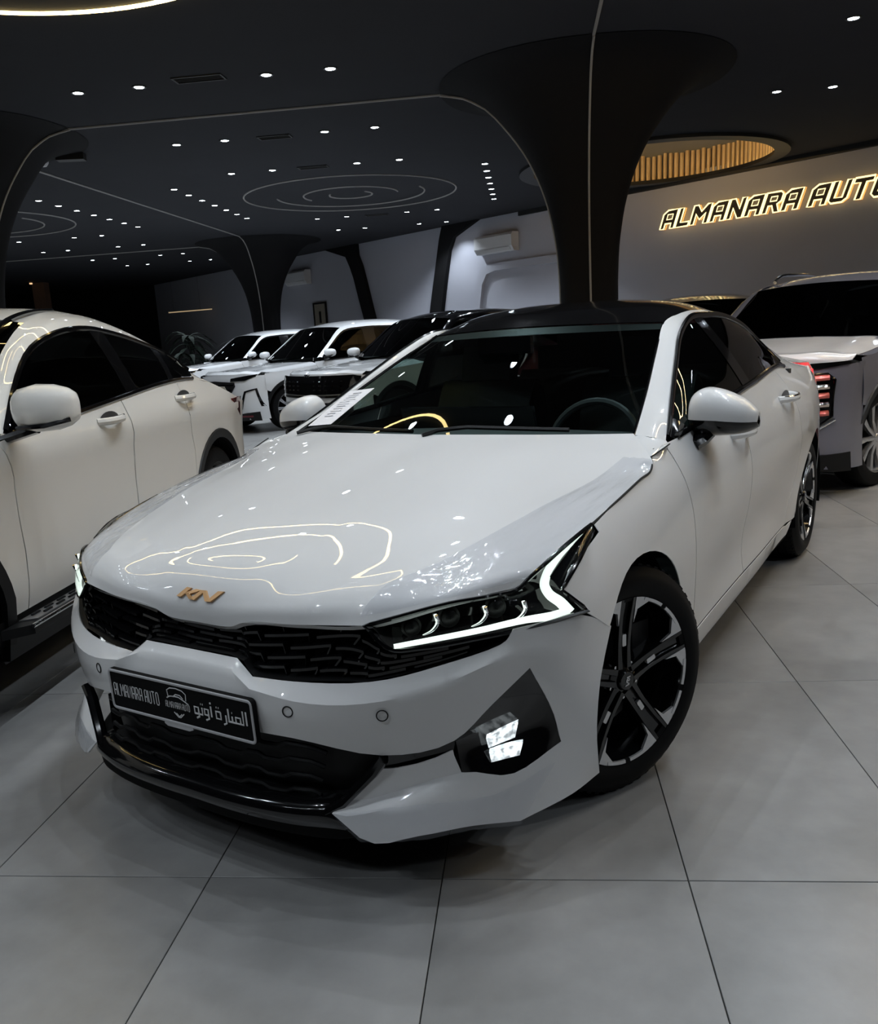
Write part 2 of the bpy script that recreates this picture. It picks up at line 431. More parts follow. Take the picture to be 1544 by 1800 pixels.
# ---- slanted wall
WA = Vector((5.752, 15.699, 0)); WD = Vector((-.72987, .68358, 0)); WN = Vector((-.68358, -.72987, 0))
def wall(t, z, d=0.0): return WA + WD * t + WN * d + Vector((0, 0, z))
wl = MB(); q = [wall(-9, 0), wall(34, 0), wall(34, CEIL + .1), wall(-9, CEIL + .1)]
wl.add(q + [p - WN * .2 for p in q], [(0, 1, 2, 3), (7, 6, 5, 4), (0, 4, 5, 1), (1, 5, 6, 2), (2, 6, 7, 3), (3, 7, 4, 0)])
wallr = wl.build('wall_back', M_wall, flat=True); tag(wallr, 'long pale grey slanted wall behind the cars', 'wall', kind='structure')
def band_on_wall(name, L_, R_, depth, m, lab):
    mb = MB(); n = len(L_); V = []
    for (a, za), (b, zb) in zip(L_, R_): V += [wall(a, za, .002), wall(a, za, depth), wall(b, zb, depth), wall(b, zb, .002)]
    mb.add(V, [(4 * i + q, 4 * i + (q + 1) % 4, 4 * i + 4 + (q + 1) % 4, 4 * i + 4 + q) for i in range(n - 1) for q in range(4)] + [(0, 1, 2, 3), (4 * n - 1, 4 * n - 2, 4 * n - 3, 4 * n - 4)])
    o = mb.build(name, m, angle=50); tag(o, lab, 'pilaster', kind='structure'); return o
def rs(L_, n=14):
    z = [p[1] for p in L_][::-1]; t = [p[0] for p in L_][::-1]; zz = np.linspace(0, CEIL, n)
    return [(float(np.interp(q, z, t)), float(q)) for q in zz]
band_on_wall('trim_2', rs([(15.9, 4.0), (15.2, 3.95), (14.84, 3.69), (14.57, 3.22), (14.34, 2.44), (14.14, 1.82), (13.7, 0)]), rs([(14.3, 4.0), (14.5, 3.97), (14.19, 3.56), (13.96, 2.79), (13.68, 1.81), (13.2, 0)]), .12, M_arch, 'black leaning curved pilaster on the grey wall')
band_on_wall('trim_3', rs([(10.6, 4.0), (10.64, 3.95), (10.74, 3.66), (11.05, 2.62), (11.25, 1.96), (11.7, 0)]), rs([(9.3, 4.0), (9.69, 3.97), (10.12, 3.78), (10.35, 3.5), (10.59, 2.69), (10.79, 1.95), (11.2, 0)]), .12, M_arch, 'black curved pilaster beside the wall air conditioner')
mb = MB(); V = []; NO = [(9.66, 1.0), (9.66, 1.88), (9.46, 2.62), (9.28, 2.86), (8.88, 2.93), (5.4, 2.93)]; NI = [(9.40, 1.0), (9.40, 1.87), (9.27, 2.47), (9.10, 2.70), (8.8, 2.76), (5.4, 2.76)]
for (a, za), (b, zb) in zip(NO, NI): V += [wall(a, za, .002), wall(a, za, .09), wall(b, zb, .09), wall(b, zb, .002)]
mb.add(V, [(4 * i + q, 4 * i + (q + 1) % 4, 4 * i + 4 + (q + 1) % 4, 4 * i + 4 + q) for i in range(5) for q in range(4)] + [(0, 1, 2, 3), (23, 22, 21, 20)])
tag(mb.build('trim_4', M_wall), 'rounded grey duct casing on the wall', 'duct', kind='structure')
mb = MB(); mb.box((0, 0, 0), (16, .06, .10)); mm = Matrix(((WD.x, WN.x, 0), (WD.y, WN.y, 0), (0, 0, 1)))
mb.v = [tuple(wall(0, CEIL - .05, .03) + mm @ Vector(p)) for p in mb.v]
tag(mb.build('trim_5', M_trim, flat=True), 'dark shadow-gap trim along the top of the wall', 'trim', kind='structure')
# far dark glazed front
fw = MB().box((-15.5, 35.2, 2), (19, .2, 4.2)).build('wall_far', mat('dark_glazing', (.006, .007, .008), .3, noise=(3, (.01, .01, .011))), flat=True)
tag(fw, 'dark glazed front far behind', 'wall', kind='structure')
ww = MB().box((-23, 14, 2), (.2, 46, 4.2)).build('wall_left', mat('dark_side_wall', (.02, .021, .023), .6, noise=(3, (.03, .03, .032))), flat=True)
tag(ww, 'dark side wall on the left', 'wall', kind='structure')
wr = MB().box((13, 2, 2), (.2, 26, 4.2)).build('wall_right', M_wall, flat=True)
tag(wr, 'pale grey wall on the right', 'wall', kind='structure')
wb = MB().box((-5, -9, 2), (36, .2, 4.2)).build('wall_front', mat('dark_front_wall', (.03, .031, .033), .6, noise=(3, (.04, .04, .042))), flat=True)
tag(wb, 'dark wall behind the camera', 'wall', kind='structure')

# ---- flared columns
PROF = [(0, .32), (1.0, .32), (1.8, .325), (2.3, .36), (2.78, .46), (3.05, .56), (3.3, .69), (3.55, .87), (3.75, 1.05), (3.88, 1.22), (3.96, 1.42), (3.995, 1.62)]
COLX = [-6.94, .72]; COLY = [10.6, 23.3]
def column(cx, cy, lab, sx):
    zs = np.linspace(0, 1, 30); hz = hermite([p[0] for p in PROF], np.array([p[1] for p in PROF]), np.concatenate([[0, 1.0, 1.8], np.linspace(2.0, 3.9, 20), [3.94, 3.97, 3.985, 3.993]]))
    Z = np.concatenate([[0, 1.0, 1.8], np.linspace(2.0, 3.9, 20), [3.94, 3.97, 3.985, 3.993]]); V = []; n = 48
    for z, s in zip(Z, hz):
        for j in range(n):
            a = 2 * PI * j / n + PI / 4; e = 5.0 - 2.8 * min(1, max(0, (z - 2.4) / 1.4))
            c, si = math.cos(a), math.sin(a); k = (abs(c)**e + abs(si)**e)**(-1 / e)
            V.append((cx + s * k * c, cy + s * k * si, z))
    F = [(i * n + j, i * n + (j + 1) % n, (i + 1) * n + (j + 1) % n, (i + 1) * n + j) for i in range(len(Z) - 1) for j in range(n)]
    o = obj('column', V, F, M_arch, None, 60)
    tag(o, lab, 'column', 'flared black columns'); o['kind'] = 'structure'
    P = [(z, float(s)) for z, s in zip(Z, hz)]
    for dx, dy in ((0, -1), (0, 1), (sx, 0)):
        L_ = [Vector((cx + dx * (s + .004), cy + dy * (s + .004), z - (.012 if z > 3.8 else 0))) for z, s in P]
        MB().tube(L_, .013, 6, up=(dy, dx, 0)).build('light_channel', M_strip, o)
    return o
column(.72, 10.6, 'flared black column with a grey light line right behind the sedan roof', -1)
column(-6.94, 10.6, 'flared black column at the far left edge, mostly outside the picture', 1)
column(-6.94, 23.3, 'flared black column with a light line behind the parked white cars', -1)
# grey lines on the ceiling between the columns
def cline(p, q, lab):
    o = MB().tube([Vector((*p, CEIL - .008)), Vector((*q, CEIL - .008))], .016, 6).build('ceiling_light_channel', M_strip)
    tag(o, lab, 'light channel', 'unlit grey light lines on the ceiling')
cline((-.60, 10.6), (-5.6, 10.6), 'unlit grey light line across the ceiling from column to column')
cline((.72, 9.2), (.72, -1.0), 'unlit grey light line on the ceiling running from the column towards the camera')
cline((-6.94, 12.0), (-6.94, 21.9), 'unlit grey light line on the ceiling running away at the left')
cline((-8.5, 23.3), (-14.6, 23.3), 'faint grey light line on the ceiling far at the left')

# ---- ceiling rosettes made of circles and arcs
ARCS = [(1.97, 0, 360), (1.38, -15, 187), (.88, 160, 362), (.40, -40, 212)]
def rosette(cx, cy, m, lab, rad, grp=None, sc=1.0, nm='ceiling_rosette'):
    root = empty(nm, (cx, cy, CEIL)); tag(root, lab, 'ceiling light', grp)
    for r, a0, a1 in ARCS:
        full = a1 - a0 >= 360; n = max(12, int((a1 - a0) / 5))
        P = [Vector((r * sc * math.cos(math.radians(a0 + (a1 - a0) * i / n)), r * sc * math.sin(math.radians(a0 + (a1 - a0) * i / n)), -.006)) for i in range(n if full else n + 1)]
        MB().tube(P, rad, 6, closed=full).build('light_arc', m, root)
    return root
rosette(-3.19, 16.92, M_strip, 'unlit ring with nested arcs on the ceiling above the far cars', .016, 'unlit ceiling rings')
rosette(-10.85, 16.92, M_strip, 'unlit ring on the ceiling at the left edge', .016, 'unlit ceiling rings')
rosette(-3.19, 5.27, M_warmled, 'warm lit ring light at the top left', .017, None, 1.0)
M_warmled2 = mat('warm_lit_led_channel_bright', (.9, .8, .55), .4, emit=(1.0, .72, .36), estr=34, noise=(10, (.9, .78, .5)))
rosette(4.47, 5.6, M_warmled2, 'warm lit ring light with nested arcs, seen only mirrored in the paint', .017, None, 1.0)

# ---- downlights
lens_mesh = None
NSPOT = 0
def downlight(x, y, lab, light=True, aim=None):
    global lens_mesh, ring_mesh, NSPOT
    root = empty('downlight', (x, y, CEIL)); tag(root, lab, 'downlight', 'small round ceiling downlights')
    if lens_mesh is None:
        mb = MB(); mb.lathe([(.0005, -.008), (.048, -.008), (.050, -.002)], 16, 'z'); a = mb.build('lamp_lens', M_lamp, root); lens_mesh = a.data
        mb = MB(); mb.lathe([(.050, -.004), (.060, -.012), (.072, -.010), (.076, .001)], 16, 'z'); b = mb.build('lamp_ring', M_trim, root); ring_mesh = b.data
    else:
        for nm, me in (('lamp_lens', lens_mesh), ('lamp_ring', ring_mesh)):
            c = bpy.data.objects.new(nm, me); COL.objects.link(c); c.parent = root
    if light:
        ld = bpy.data.lights.new('downlight_beam', 'SPOT'); ld.energy = SPOT_W * (2.1 if y > 10.6 else 1.0); ld.color = (.83, .915, 1.0); ld.spot_size = math.radians(118); ld.spot_blend = .55; ld.shadow_soft_size = .022
        lo = bpy.data.objects.new('downlight_beam', ld); COL.objects.link(lo); lo.parent = root; lo.location = (0, 0, -.03); NSPOT += 1
def bay(cx, cy, where, rows, cols):
    names = {2.3: 'third row', -5.05: 'nearest row', -2.86: 'second row', 2.86: 'third row', 5.05: 'last row'}
    for dy in rows:
        for i, dx in enumerate((-1.33, -.67, .67, 1.33)):
            downlight(cx + dx, cy + dy, 'round downlight %s in the %s of four %s' % (['first', 'second', 'third', 'fourth'][i], names[dy], where))
    for dx in cols:
        for k in range(7):
            downlight(cx + dx, cy - 1.95 + .65 * k, 'downlight %s of seven in the %s line %s' % (['one', 'two', 'three', 'four', 'five', 'six', 'seven'][k], 'left' if dx < 0 else 'right', where))
R4 = (-5.05, -2.86, 2.86, 5.05); C2 = (-2.64, 2.60)
bay(-3.19, 16.92, 'around the unlit ceiling ring', R4, C2)
bay(-10.85, 16.92, 'at the far left of the ceiling', R4, C2)
bay(-3.19, 4.23, 'around the warm lit ring', (-5.05, -2.86, 2.3, 5.05), C2)
bay(4.47, 4.23, 'above the right of the hall', R4, C2)
bay(4.47, 16.92, 'near the slanted wall', (-5.05,), ())
bay(-10.85, 29.6, 'far at the back left', (-5.05, -2.86), ())

# ---- vents, camera
def vent(x, y, lab, w=.5):
    root = empty('ceiling_vent', (x, y, CEIL)); tag(root, lab, 'vent', 'dark slot vents in the ceiling')
    mb = MB(); mb.box((0, -.09, -.006), (w, .02, .012)); mb.box((0, .09, -.006), (w, .02, .012)); mb.box((-w / 2, 0, -.006), (.02, .2, .012)); mb.box((w / 2, 0, -.006), (.02, .2, .012)); mb.build('vent_frame', M_trim, root, flat=True)
    for k in range(3): MB().box((0, -.045 + .045 * k, -.004), (w - .03, .012, .008), rot=Matrix.Rotation(.5, 3, 'X')).build('vent_slat', M_trim, root, flat=True)
vent(-3.19, 9.19, 'dark slot vent between the nearest downlights'); vent(-3.2, 11.92, 'dark slot vent behind the grey ceiling line', .42); vent(-3.22, 14.1, 'dark slot vent in front of the unlit ring', .45)
vent(-3.2, 19.9, 'dark slot vent behind the unlit ring', .5)
# ================================================================== the white sedan in the middle
PSI = math.radians(26.193)
sedan = empty('sedan', (-.5363, 2.7457, 0), -(PI / 2 + PSI))
tag(sedan, 'glossy white sedan with black roof, lit daytime lights and black dealer plate, in front', 'car')

# ---- side surface  y = side(x, z)
SZ = [.18, .26, .34, .45, .56, .66, .74, .80, .86, .92, .98, 1.04, 1.10]
ST = [
 (-3.92, [.50, .54, .57, .59, .60, .60, .60, .59, .58, .57, .55, .52, .48]),
 (-3.65, [.70, .73, .75, .765, .772, .775, .775, .77, .762, .75, .725, .69, .64]),
 (-3.30, [.81, .825, .835, .842, .848, .85, .852, .85, .844, .83, .805, .76, .71]),
 (-2.85, [.868, .885, .892, .898, .903, .906, .908, .908, .898, .878, .842, .785, .725]),
 (-2.30, [.825, .855, .862, .872, .892, .908, .93, .928, .92, .90, .865, .81, .76]),
 (-1.70, [.835, .872, .862, .864, .890, .910, .92, .917, .906, .888, .862, .83, .79]),
 (-1.10, [.845, .880, .870, .874, .898, .912, .917, .912, .898, .872, .84, .80, .76]),
 (-.50, [.865, .888, .898, .908, .917, .92, .917, .908, .888, .855, .81, .77, .73]),
 (-.36, [.875, .895, .905, .915, .922, .924, .918, .906, .878, .832, .77, .72, .67]),
 (-.15, [.89, .91, .92, .928, .93, .928, .914, .892, .860, .80, .74, .69, .64]),
 (.08, [.90, .92, .928, .932, .93, .924, .902, .870, .828, .77, .71, .66, .61]),
 (.30, [.90, .915, .921, .924, .924, .915, .880, .842, .79, .74, .69, .64, .60]),
 (.42, [.865, .885, .89, .895, .898, .892, .850, .81, .76, .71, .66, .62, .58])]
SX = np.array([s[0] for s in ST]); SY = np.array([s[1] for s in ST])
_fx = np.linspace(-3.92, .42, 218); _fz = np.linspace(.18, 1.10, 93)
_F = hermite(np.array(SZ), hermite(SX, SY, _fx).T, _fz).T
for _k in range(10):      # even out the hand-set table
    for ax, n_ in ((0, 1), (1, 3)):
        for _q in range(n_):
            a_ = np.moveaxis(_F, ax, 0); b_ = a_.copy(); b_[1:-1] = (a_[:-2] + 2 * a_[1:-1] + a_[2:]) / 4; _F = np.moveaxis(b_, 0, ax)
def side(x, z):
    u = min(max((x + 3.92) / 4.34 * 217, 0), 216.999); v = min(max((z - .18) / .92 * 92, 0), 91.999)
    i, j = int(u), int(v); u -= i; v -= j
    return float((_F[i, j] * (1 - u) + _F[i + 1, j] * u) * (1 - v) + (_F[i, j + 1] * (1 - u) + _F[i + 1, j + 1] * u) * v)
def S(x, z): return (x, side(x, z), z)
def arch(cx, R, a0, a1, n=22):
    return [(cx + R * math.cos(math.radians(a0 + (a1 - a0) * i / n)), .335 + R * math.sin(math.radians(a0 + (a1 - a0) * i / n))) for i in range(n + 1)]
hood_gap = [(.153, .824), (.043, .844), (-.078, .865), (-.194, .883), (-.301, .897), (-.352, .925), (-.458, .947)]
door_front = [(-.47, .945), (-.468, .868), (-.474, .777), (-.50, .633), (-.53, .45), (-.55, .30)]
door_mid = [(-1.25, 1.009), (-1.27, .9), (-1.30, .7), (-1.33, .5), (-1.35, .30)]
door_rear = [(-2.30, 1.071), (-2.25, .9), (-2.27, .78), (-2.36, .66), (-2.38, .55), (-2.30, .40), (-2.24, .30)]
belt = [(-.47, .948), (-.70, .964), (-.9, .979), (-1.2, 1.005), (-1.49, 1.03), (-1.9, 1.056), (-2.2, 1.068), (-2.46, 1.070), (-2.7, 1.048), (-3.0, 1.03), (-3.3, 1.02), (-3.6, 1.01), (-3.9, .99)]
def beltz(x): return float(np.interp(-x, [-b[0] for b in belt], [b[1] for b in belt]))
def bl(x0, x1): return [(x0, beltz(x0))] + [b for b in belt if x1 < b[0] < x0] + [(x1, beltz(x1))]
def sh(poly, d): return [(p[0] + d, p[1]) for p in poly]
G_ = .0025
fender_poly = hood_gap + sh(door_front, G_) + [(-.555, .235), (-.372, .235)] + arch(0, .376, 195, 43.5) + [(.369, .663), (.395, .70), (.410, .722), (.349, .758), (.265, .779), (.154, .806)]
fdoor_poly = sh(door_front, -G_)[::-1] + bl(-.475, -1.245)[0:] + sh(door_mid, G_) + [(-1.35 + G_, .30)]
rdoor_poly = sh(door_mid, -G_)[::-1] + bl(-1.255, -2.29) + sh(door_rear, G_)
quarter_poly = sh(door_rear, -G_)[::-1] + bl(-2.305, -3.88) + [(-3.92, .85), (-3.92, .5), (-3.88, .30), (-3.24, .25)] + arch(-2.85, .376, 190, -6) + [(-2.42, .292), (-2.30, .30)]
sill_poly = [(-.56, .296), (-1.35, .296), (-2.235, .296), (-2.30, .286), (-2.40, .292), (-2.36, .225), (-2.2, .215), (-1.2, .195), (-.55, .20), (-.39, .235), (-.555, .232)]
for mir in (False, True):
    o_ = (0, 1, 0)
    fen = trimmed('fender', S, fender_poly, .022, M_white, sedan, o_, mirror=mir)
    trimmed('front_door', S, fdoor_poly, .045, M_white, sedan, o_, mirror=mir)
    trimmed('rear_door', S, rdoor_poly, .045, M_white, sedan, o_, mirror=mir)
    trimmed('quarter_panel', S, quarter_poly, .045, M_white, sedan, o_, mirror=mir)
    trimmed('sill', lambda x, z: (x, side(x, z) + .004, z), sill_poly, .04, M_white, sedan, o_, mirror=mir)
    s_ = -1 if mir else 1
    # wheel arch liners and inner side shell
    for cx in (0, -2.85):
        mb = MB(); mb.lathe([(.385, .50), (.385, .872)], 26, 'y', (cx, 0, .335), math.radians(-15), math.radians(195))
        mb.lathe([(.02, .50), (.385, .50)], 26, 'y', (cx, 0, .335), math.radians(-15), math.radians(195))
        if mir: mb.v = [(a, -b, c) for a, b, c in mb.v]
        mb.build('wheel_arch_liner', M_under, sedan, recalc=False)
    sh_pts = [(x, side(x, z) - .016, z) for x in np.linspace(-.42, -2.42, 12) for z in (.22, .5, .75, .94)]
    if mir: sh_pts = [(a, -b, c) for a, b, c in sh_pts]
    obj('inner_door_shell', sh_pts, grid_faces(12, 4), M_seam, sedan)

# ---- hood
H = [
 [(.755, 0, .642), (.758, .114, .646), (.760, .157, .662), (.753, .328, .677), (.715, .502, .685), (.606, .669, .726), (.455, .775, .733)],
 [(.757, 0, .675), (.758, .114, .678), (.757, .157, .687), (.745, .33, .703), (.69, .51, .718), (.57, .68, .747), (.402, .795, .761)],
 [(.741, 0, .709), (.740, .12, .711), (.738, .17, .714), (.72, .34, .729), (.64, .52, .750), (.48, .695, .771), (.307, .813, .791)],
 [(.69, 0, .757), (.688, .13, .757), (.682, .19, .757), (.65, .36, .762), (.53, .545, .782), (.34, .715, .803), (.153, .832, .826)],
 [(.5, 0, .823), (.497, .14, .8225), (.49, .22, .822), (.44, .39, .822), (.31, .565, .832), (.13, .72, .850), (-.078, .842, .866)],
 [(.1, 0, .897), (.1, .15, .897), (.09, .26, .8965), (.06, .42, .895), (-.04, .60, .896), (-.17, .73, .897), (-.301, .843, .898)],
 [(-.2, 0, .947), (-.2, .15, .949), (-.21, .25, .950), (-.23, .40, .951), (-.28, .555, .948), (-.31, .69, .940), (-.349, .822, .927)],
 [(-.40, 0, .981), (-.402, .15, .981), (-.41, .25, .981), (-.425, .40, .980), (-.45, .55, .979), (-.475, .65, .978), (-.491, .72, .978)]]
Hf = [[(p[0], -p[1], p[2]) for p in row[:0:-1]] + row for row in H]
HR = refine(refine(np.array(Hf), 6, 0), 5, 1, (2, 4, 8, 10))
hood = obj('hood', HR.reshape(-1, 3), grid_faces(*HR.shape[:2]), M_white, sedan, 40, outward=(0, 0, 1), thick=.004)
lipP = [(p[0] - .012, p[1], p[2] - .012) for p in refine(np.array(Hf[0])[None], 5, 1)[0]]
obj('hood_lip', list(map(tuple, refine(np.array(Hf[0])[None], 5, 1)[0])) + lipP, [(i, i + 1, i + 1 + len(lipP), i + len(lipP)) for i in range(len(lipP) - 1)], M_white, hood)

# ---- front bumper: rows from the grille edge down, columns from the middle to the wheel arch
BR = [
 [(.796, 0, .585), (.795, .165, .584), (.802, .218, .547), (.791, .337, .55), (.735, .521, .558), (.651, .656, .587), (.55, .766, .62), (.524, .788, .652), (.372, .897, .652), (.264, .925, .594)],
 [(.821, 0, .565), (.82, .167, .560), (.839, .24, .533), (.821, .359, .516), (.765, .523, .517), (.672, .667, .547), (.575, .766, .588), (.521, .806, .593), (.427, .878, .57), (.309, .925, .535)],
 [(.842, 0, .492), (.841, .173, .491), (.839, .258, .48), (.822, .355, .472), (.754, .534, .455), (.66, .677, .479), (.583, .755, .521), (.509, .814, .568), (.423, .881, .511), (.34, .924, .48)],
 [(.835, 0, .421), (.836, .156, .419), (.833, .222, .421), (.814, .34, .417), (.736, .54, .38), (.641, .682, .404), (.577, .752, .481), (.504, .816, .554), (.417, .885, .459), (.355, .923, .431)],
 [(.83, 0, .41), (.83, .156, .41), (.828, .222, .41), (.81, .34, .407), (.734, .523, .341), (.64, .676, .378), (.573, .754, .449), (.469, .846, .458), (.41, .889, .408), (.363, .922, .383)],
 [(.83, 0, .40), (.83, .156, .40), (.828, .222, .40), (.81, .34, .397), (.776, .45, .262), (.632, .691, .321), (.544, .784, .298), (.444, .862, .351), (.399, .894, .324), (.362, .92, .328)],
 [(.83, 0, .39), (.83, .156, .39), (.828, .222, .39), (.81, .34, .387), (.806, .433, .241), (.728, .607, .268), (.59, .753, .262), (.465, .852, .307), (.397, .894, .274), (.35, .917, .275)],
 [(.83, 0, .38), (.83, .156, .38), (.828, .222, .38), (.81, .34, .377), (.792, .500, .188), (.734, .630, .197), (.641, .717, .195), (.549, .796, .179), (.424, .88, .209), (.333, .912, .227)]]
BF = np.array([[(p[0], -p[1], p[2]) for p in row[:0:-1]] + row for row in BR])      # 8 x 19, centre column 9
def cidx(j): return j - 9 if j >= 9 else 8 - j       # cell column counted from the middle
def bump_skip(i, j):
    c = cidx(j)
    if i >= 3 and c < 4: return True                 # lower grille opening
    if i == 3 and c == 4: return True                # black strip
    if i in (3, 4) and c in (5, 6): return True      # fog lamp pocket
    return False
bumper = patch('front_bumper', BF, M_white, sedan, 4, 4, bu=(1, 3, 5, 6), bv=(2, 7, 8, 10, 11, 16), outward=(1, 0, 0), skip=bump_skip, thick=.004)
B = np.array(BR)
def off(p, d): return (p[0] + d, p[1], p[2])
for mir in (False, True):
    w = [[off(B[3, 5], -.002), off(B[3, 6], -.002), off(B[3, 7], -.002)],
         [off(B[4, 5] * .5 + B[3, 5] * .5, -.012), tuple((B[3, 6] + B[5, 6]) / 2 + np.array([-.045, -.01, 0])), off(B[4, 7], -.02)],
         [off(B[5, 5], -.002), off(B[5, 6], -.002), off(B[5, 7], -.002)]]
    pk = patch('fog_lamp_housing', w, M_gloss, sedan, 8, 8, outward=(1, 0, 0), thick=.002, mirror=mir)
    st = patch('bumper_trim_strip', [[off(B[3, 4], -.004), off(B[3, 5], -.004)], [off(B[4, 4], -.004), off(B[4, 5], -.004)]], M_gloss, sedan, 3, 6, outward=(1, 0, 0), mirror=mir)
    sg = -1 if mir else 1
    for q in ([(.580, .733, .393), (.519, .787, .416), (.527, .782, .383), (.577, .737, .369)], [(.576, .737, .358), (.512, .794, .365), (.519, .788, .335), (.573, .740, .331)]):
        fr = [Vector((a + .002, b, c)) for a, b, c in q]; bk = [Vector((a - .03, b - .015, c)) for a, b, c in q]
        V = [Vector((p.x, p.y * sg, p.z)) for p in fr + bk]
        MB().add(V, [(0, 1, 2, 3), (4, 7, 6, 5), (0, 4, 5, 1), (1, 5, 6, 2), (2, 6, 7, 3), (3, 7, 4, 0)]).build('fog_led', M_fogled, pk, flat=True)
    for x, y, z in ((.824, .343, .489), (.747, .559, .488)):
        nx = Vector((1, .25 if y < .5 else .62, 0)).normalized()
        t1 = Vector((-nx.y, nx.x, 0)); c = Vector((x, y, z)) + nx * .002
        pts = [c + t1 * (.013 * math.cos(a)) + Vector((0, 0, .013 * math.sin(a))) for a in np.linspace(0, 2 * PI, 20, endpoint=False)]
        MB().tube([(p.x, p.y * sg, p.z) for p in pts], .0016, 6, closed=True, up=(nx.x, nx.y * sg, 0)).build('parking_sensor', M_seam, bumper)

# ---- upper grille
gt = np.array([[(p[0] - .004, p[1], p[2] + .004) for p in H[0][:5]] + [(.705, .545, .647), (.69, .585, .628), (.62, .68, .632), (.56, .745, .636)]])
gb_src = [B[0, 0], B[0, 1], B[0, 2], B[0, 3], B[0, 4] * .3 + B[0, 3] * .7, B[0, 4] * .75 + B[0, 3] * .25, B[0, 4], B[0, 5], B[0, 6]]
def grille_pt(u, v, d=0.0):
    """u -1..1 across, v 0 (bottom) .. 1 (top)"""
    k = np.linspace(0, 1, 9); t = min(abs(u), 1)
    top = hermite(k, gt[0], t)[0]; bot = hermite(k, np.array(gb_src), t)[0]
    p = bot * (1 - v) + top * v
    return Vector((p[0] + d, p[1] * (1 if u >= 0 else -1), p[2]))
us = np.linspace(-1, 1, 41)
grille = obj('upper_grille', [tuple(grille_pt(u, v, -.004 if v in (0, 1) else -.075)) for u in us for v in (0, .06, .5, .94, 1)], grid_faces(41, 5), M_satin, sedan, outward=(1, 0, 0))
nfin = 0
for r_ in range(5):
    v = .14 + .19 * r_
    for k in range(-8, 9):
        u0 = (k + (.5 if r_ % 2 else 0)) / 8.5; u1 = u0 + .100
        if abs(u0) > .97 or abs(u1) > .97: continue
        dv = .05 * (1 if u0 > 0 else -1)
        n_ = 4; P = [grille_pt(u0 + (u1 - u0) * i / n_, min(.97, v + dv * i / n_), -.022) for i in range(n_ + 1)]
        if (P[0] - P[-1]).length < .02: continue
        tip = grille_pt(u1 if u0 >= 0 else u0, max(.02, v - .13), -.030)
        path = P + [tip] if u0 >= 0 else [tip] + P
        V = []
        for p in path: V += [p + Vector((.006, 0, .0035)), p + Vector((.006, 0, -.0035)), p + Vector((-.03, 0, -.006)), p + Vector((-.03, 0, .006))]
        F = [(4 * i + a, 4 * i + (a + 1) % 4, 4 * i + 4 + (a + 1) % 4, 4 * i + 4 + a) for i in range(len(path) - 1) for a in range(4)] + [(0, 1, 2, 3), tuple(4 * (len(path) - 1) + a for a in (3, 2, 1, 0))]
        MB().add(V, F).build('grille_fin', M_gloss, grille, flat=True); nfin += 1

# ---- lower grille, frame and lip
lt = [B[3, 0], B[3, 1], B[3, 2], B[3, 3], B[3, 4]]
lb = [(.838, 0, .228), (.838, .13, .23), (.832, .24, .232), (.818, .345, .236), (.786, .42, .244)]
def lg_pt(u, v, d=0.0):
    k = np.linspace(0, 1, 5); t = abs(u)
    p = hermite(k, np.array(lb, float), t)[0] * (1 - v) + hermite(k, np.array(lt), t)[0] * v
    return Vector((p[0] + d, p[1] * (1 if u >= 0 else -1), p[2]))
us = np.linspace(-1, 1, 25)
lgr = obj('lower_grille', [tuple(lg_pt(u, v, -.01 if v in (0, 1) else -.07)) for u in us for v in (0, .08, .5, .92, 1)], grid_faces(25, 5), M_satin, sedan, outward=(1, 0, 0))
for r_ in range(4):
    v = .16 + .21 * r_
    P = []
    for i, u in enumerate(np.linspace(-.84, .84, 61)):
        ph = (i % 12) / 12.0; w_ = (0 if ph < .35 else (ph - .35) / .15 if ph < .5 else 1 if ph < .85 else 1 - (ph - .85) / .15) * .055
        P.append(lg_pt(u, min(.97, v + w_ - .02), -.03))
    MB().tube(P, .006, 6).build('grille_bar', M_satin, lgr)
for mir in (1, -1):   # gloss frame along the slanted sides
    P = [(.736, .545 * mir, .372), (.742, .517 * mir, .335), (.778, .447 * mir, .258), (.80, .41 * mir, .238)]
    MB().tube([Vector(p) for p in P], .016, 8, flat=.8).build('grille_frame', M_gloss, sedan)
LP = [[(.80, .255), (.852, .240), (.860, .222), (.848, .196), (.842, .168), (.80, .158), (.60, .158)]]
ycols = [0, .13, .25, .345, .43, .50, .58, .66, .72]; xd = [0, 0, -.008, -.024, -.05, -.085, -.15, -.22, -.30]; zsc = [0, 0, .002, .004, .004, -.012, -.02, -.02, -.02]
rows = []
for (a, b) in LP[0]:
    half = [(a + d, y, (b + dz) if b > .2 else b + min(dz, 0) * .3) for y, d, dz in zip(ycols, xd, zsc)]
    if a < .81 and b > .2: half = [(p[0], p[1], p[2]) for p in half]
    rows.append(half)
for i, rw in enumerate(rows):     # behind the white fins the lip tucks under
    for j in range(5, 9):
        p = rw[j]; rows[i][j] = (p[0] - .02, p[1], min(p[2], .185 - .004 * i))
rowsF = [[(p[0], -p[1], p[2]) for p in rw[:0:-1]] + rw for rw in rows]
patch('front_lip', rowsF[:4], M_gloss, sedan, 3, 4, outward=(1, 0, 0), thick=.003)
patch('lower_valance', rowsF[3:], M_under, sedan, 3, 4, outward=(1, 0, -.3), thick=.003)

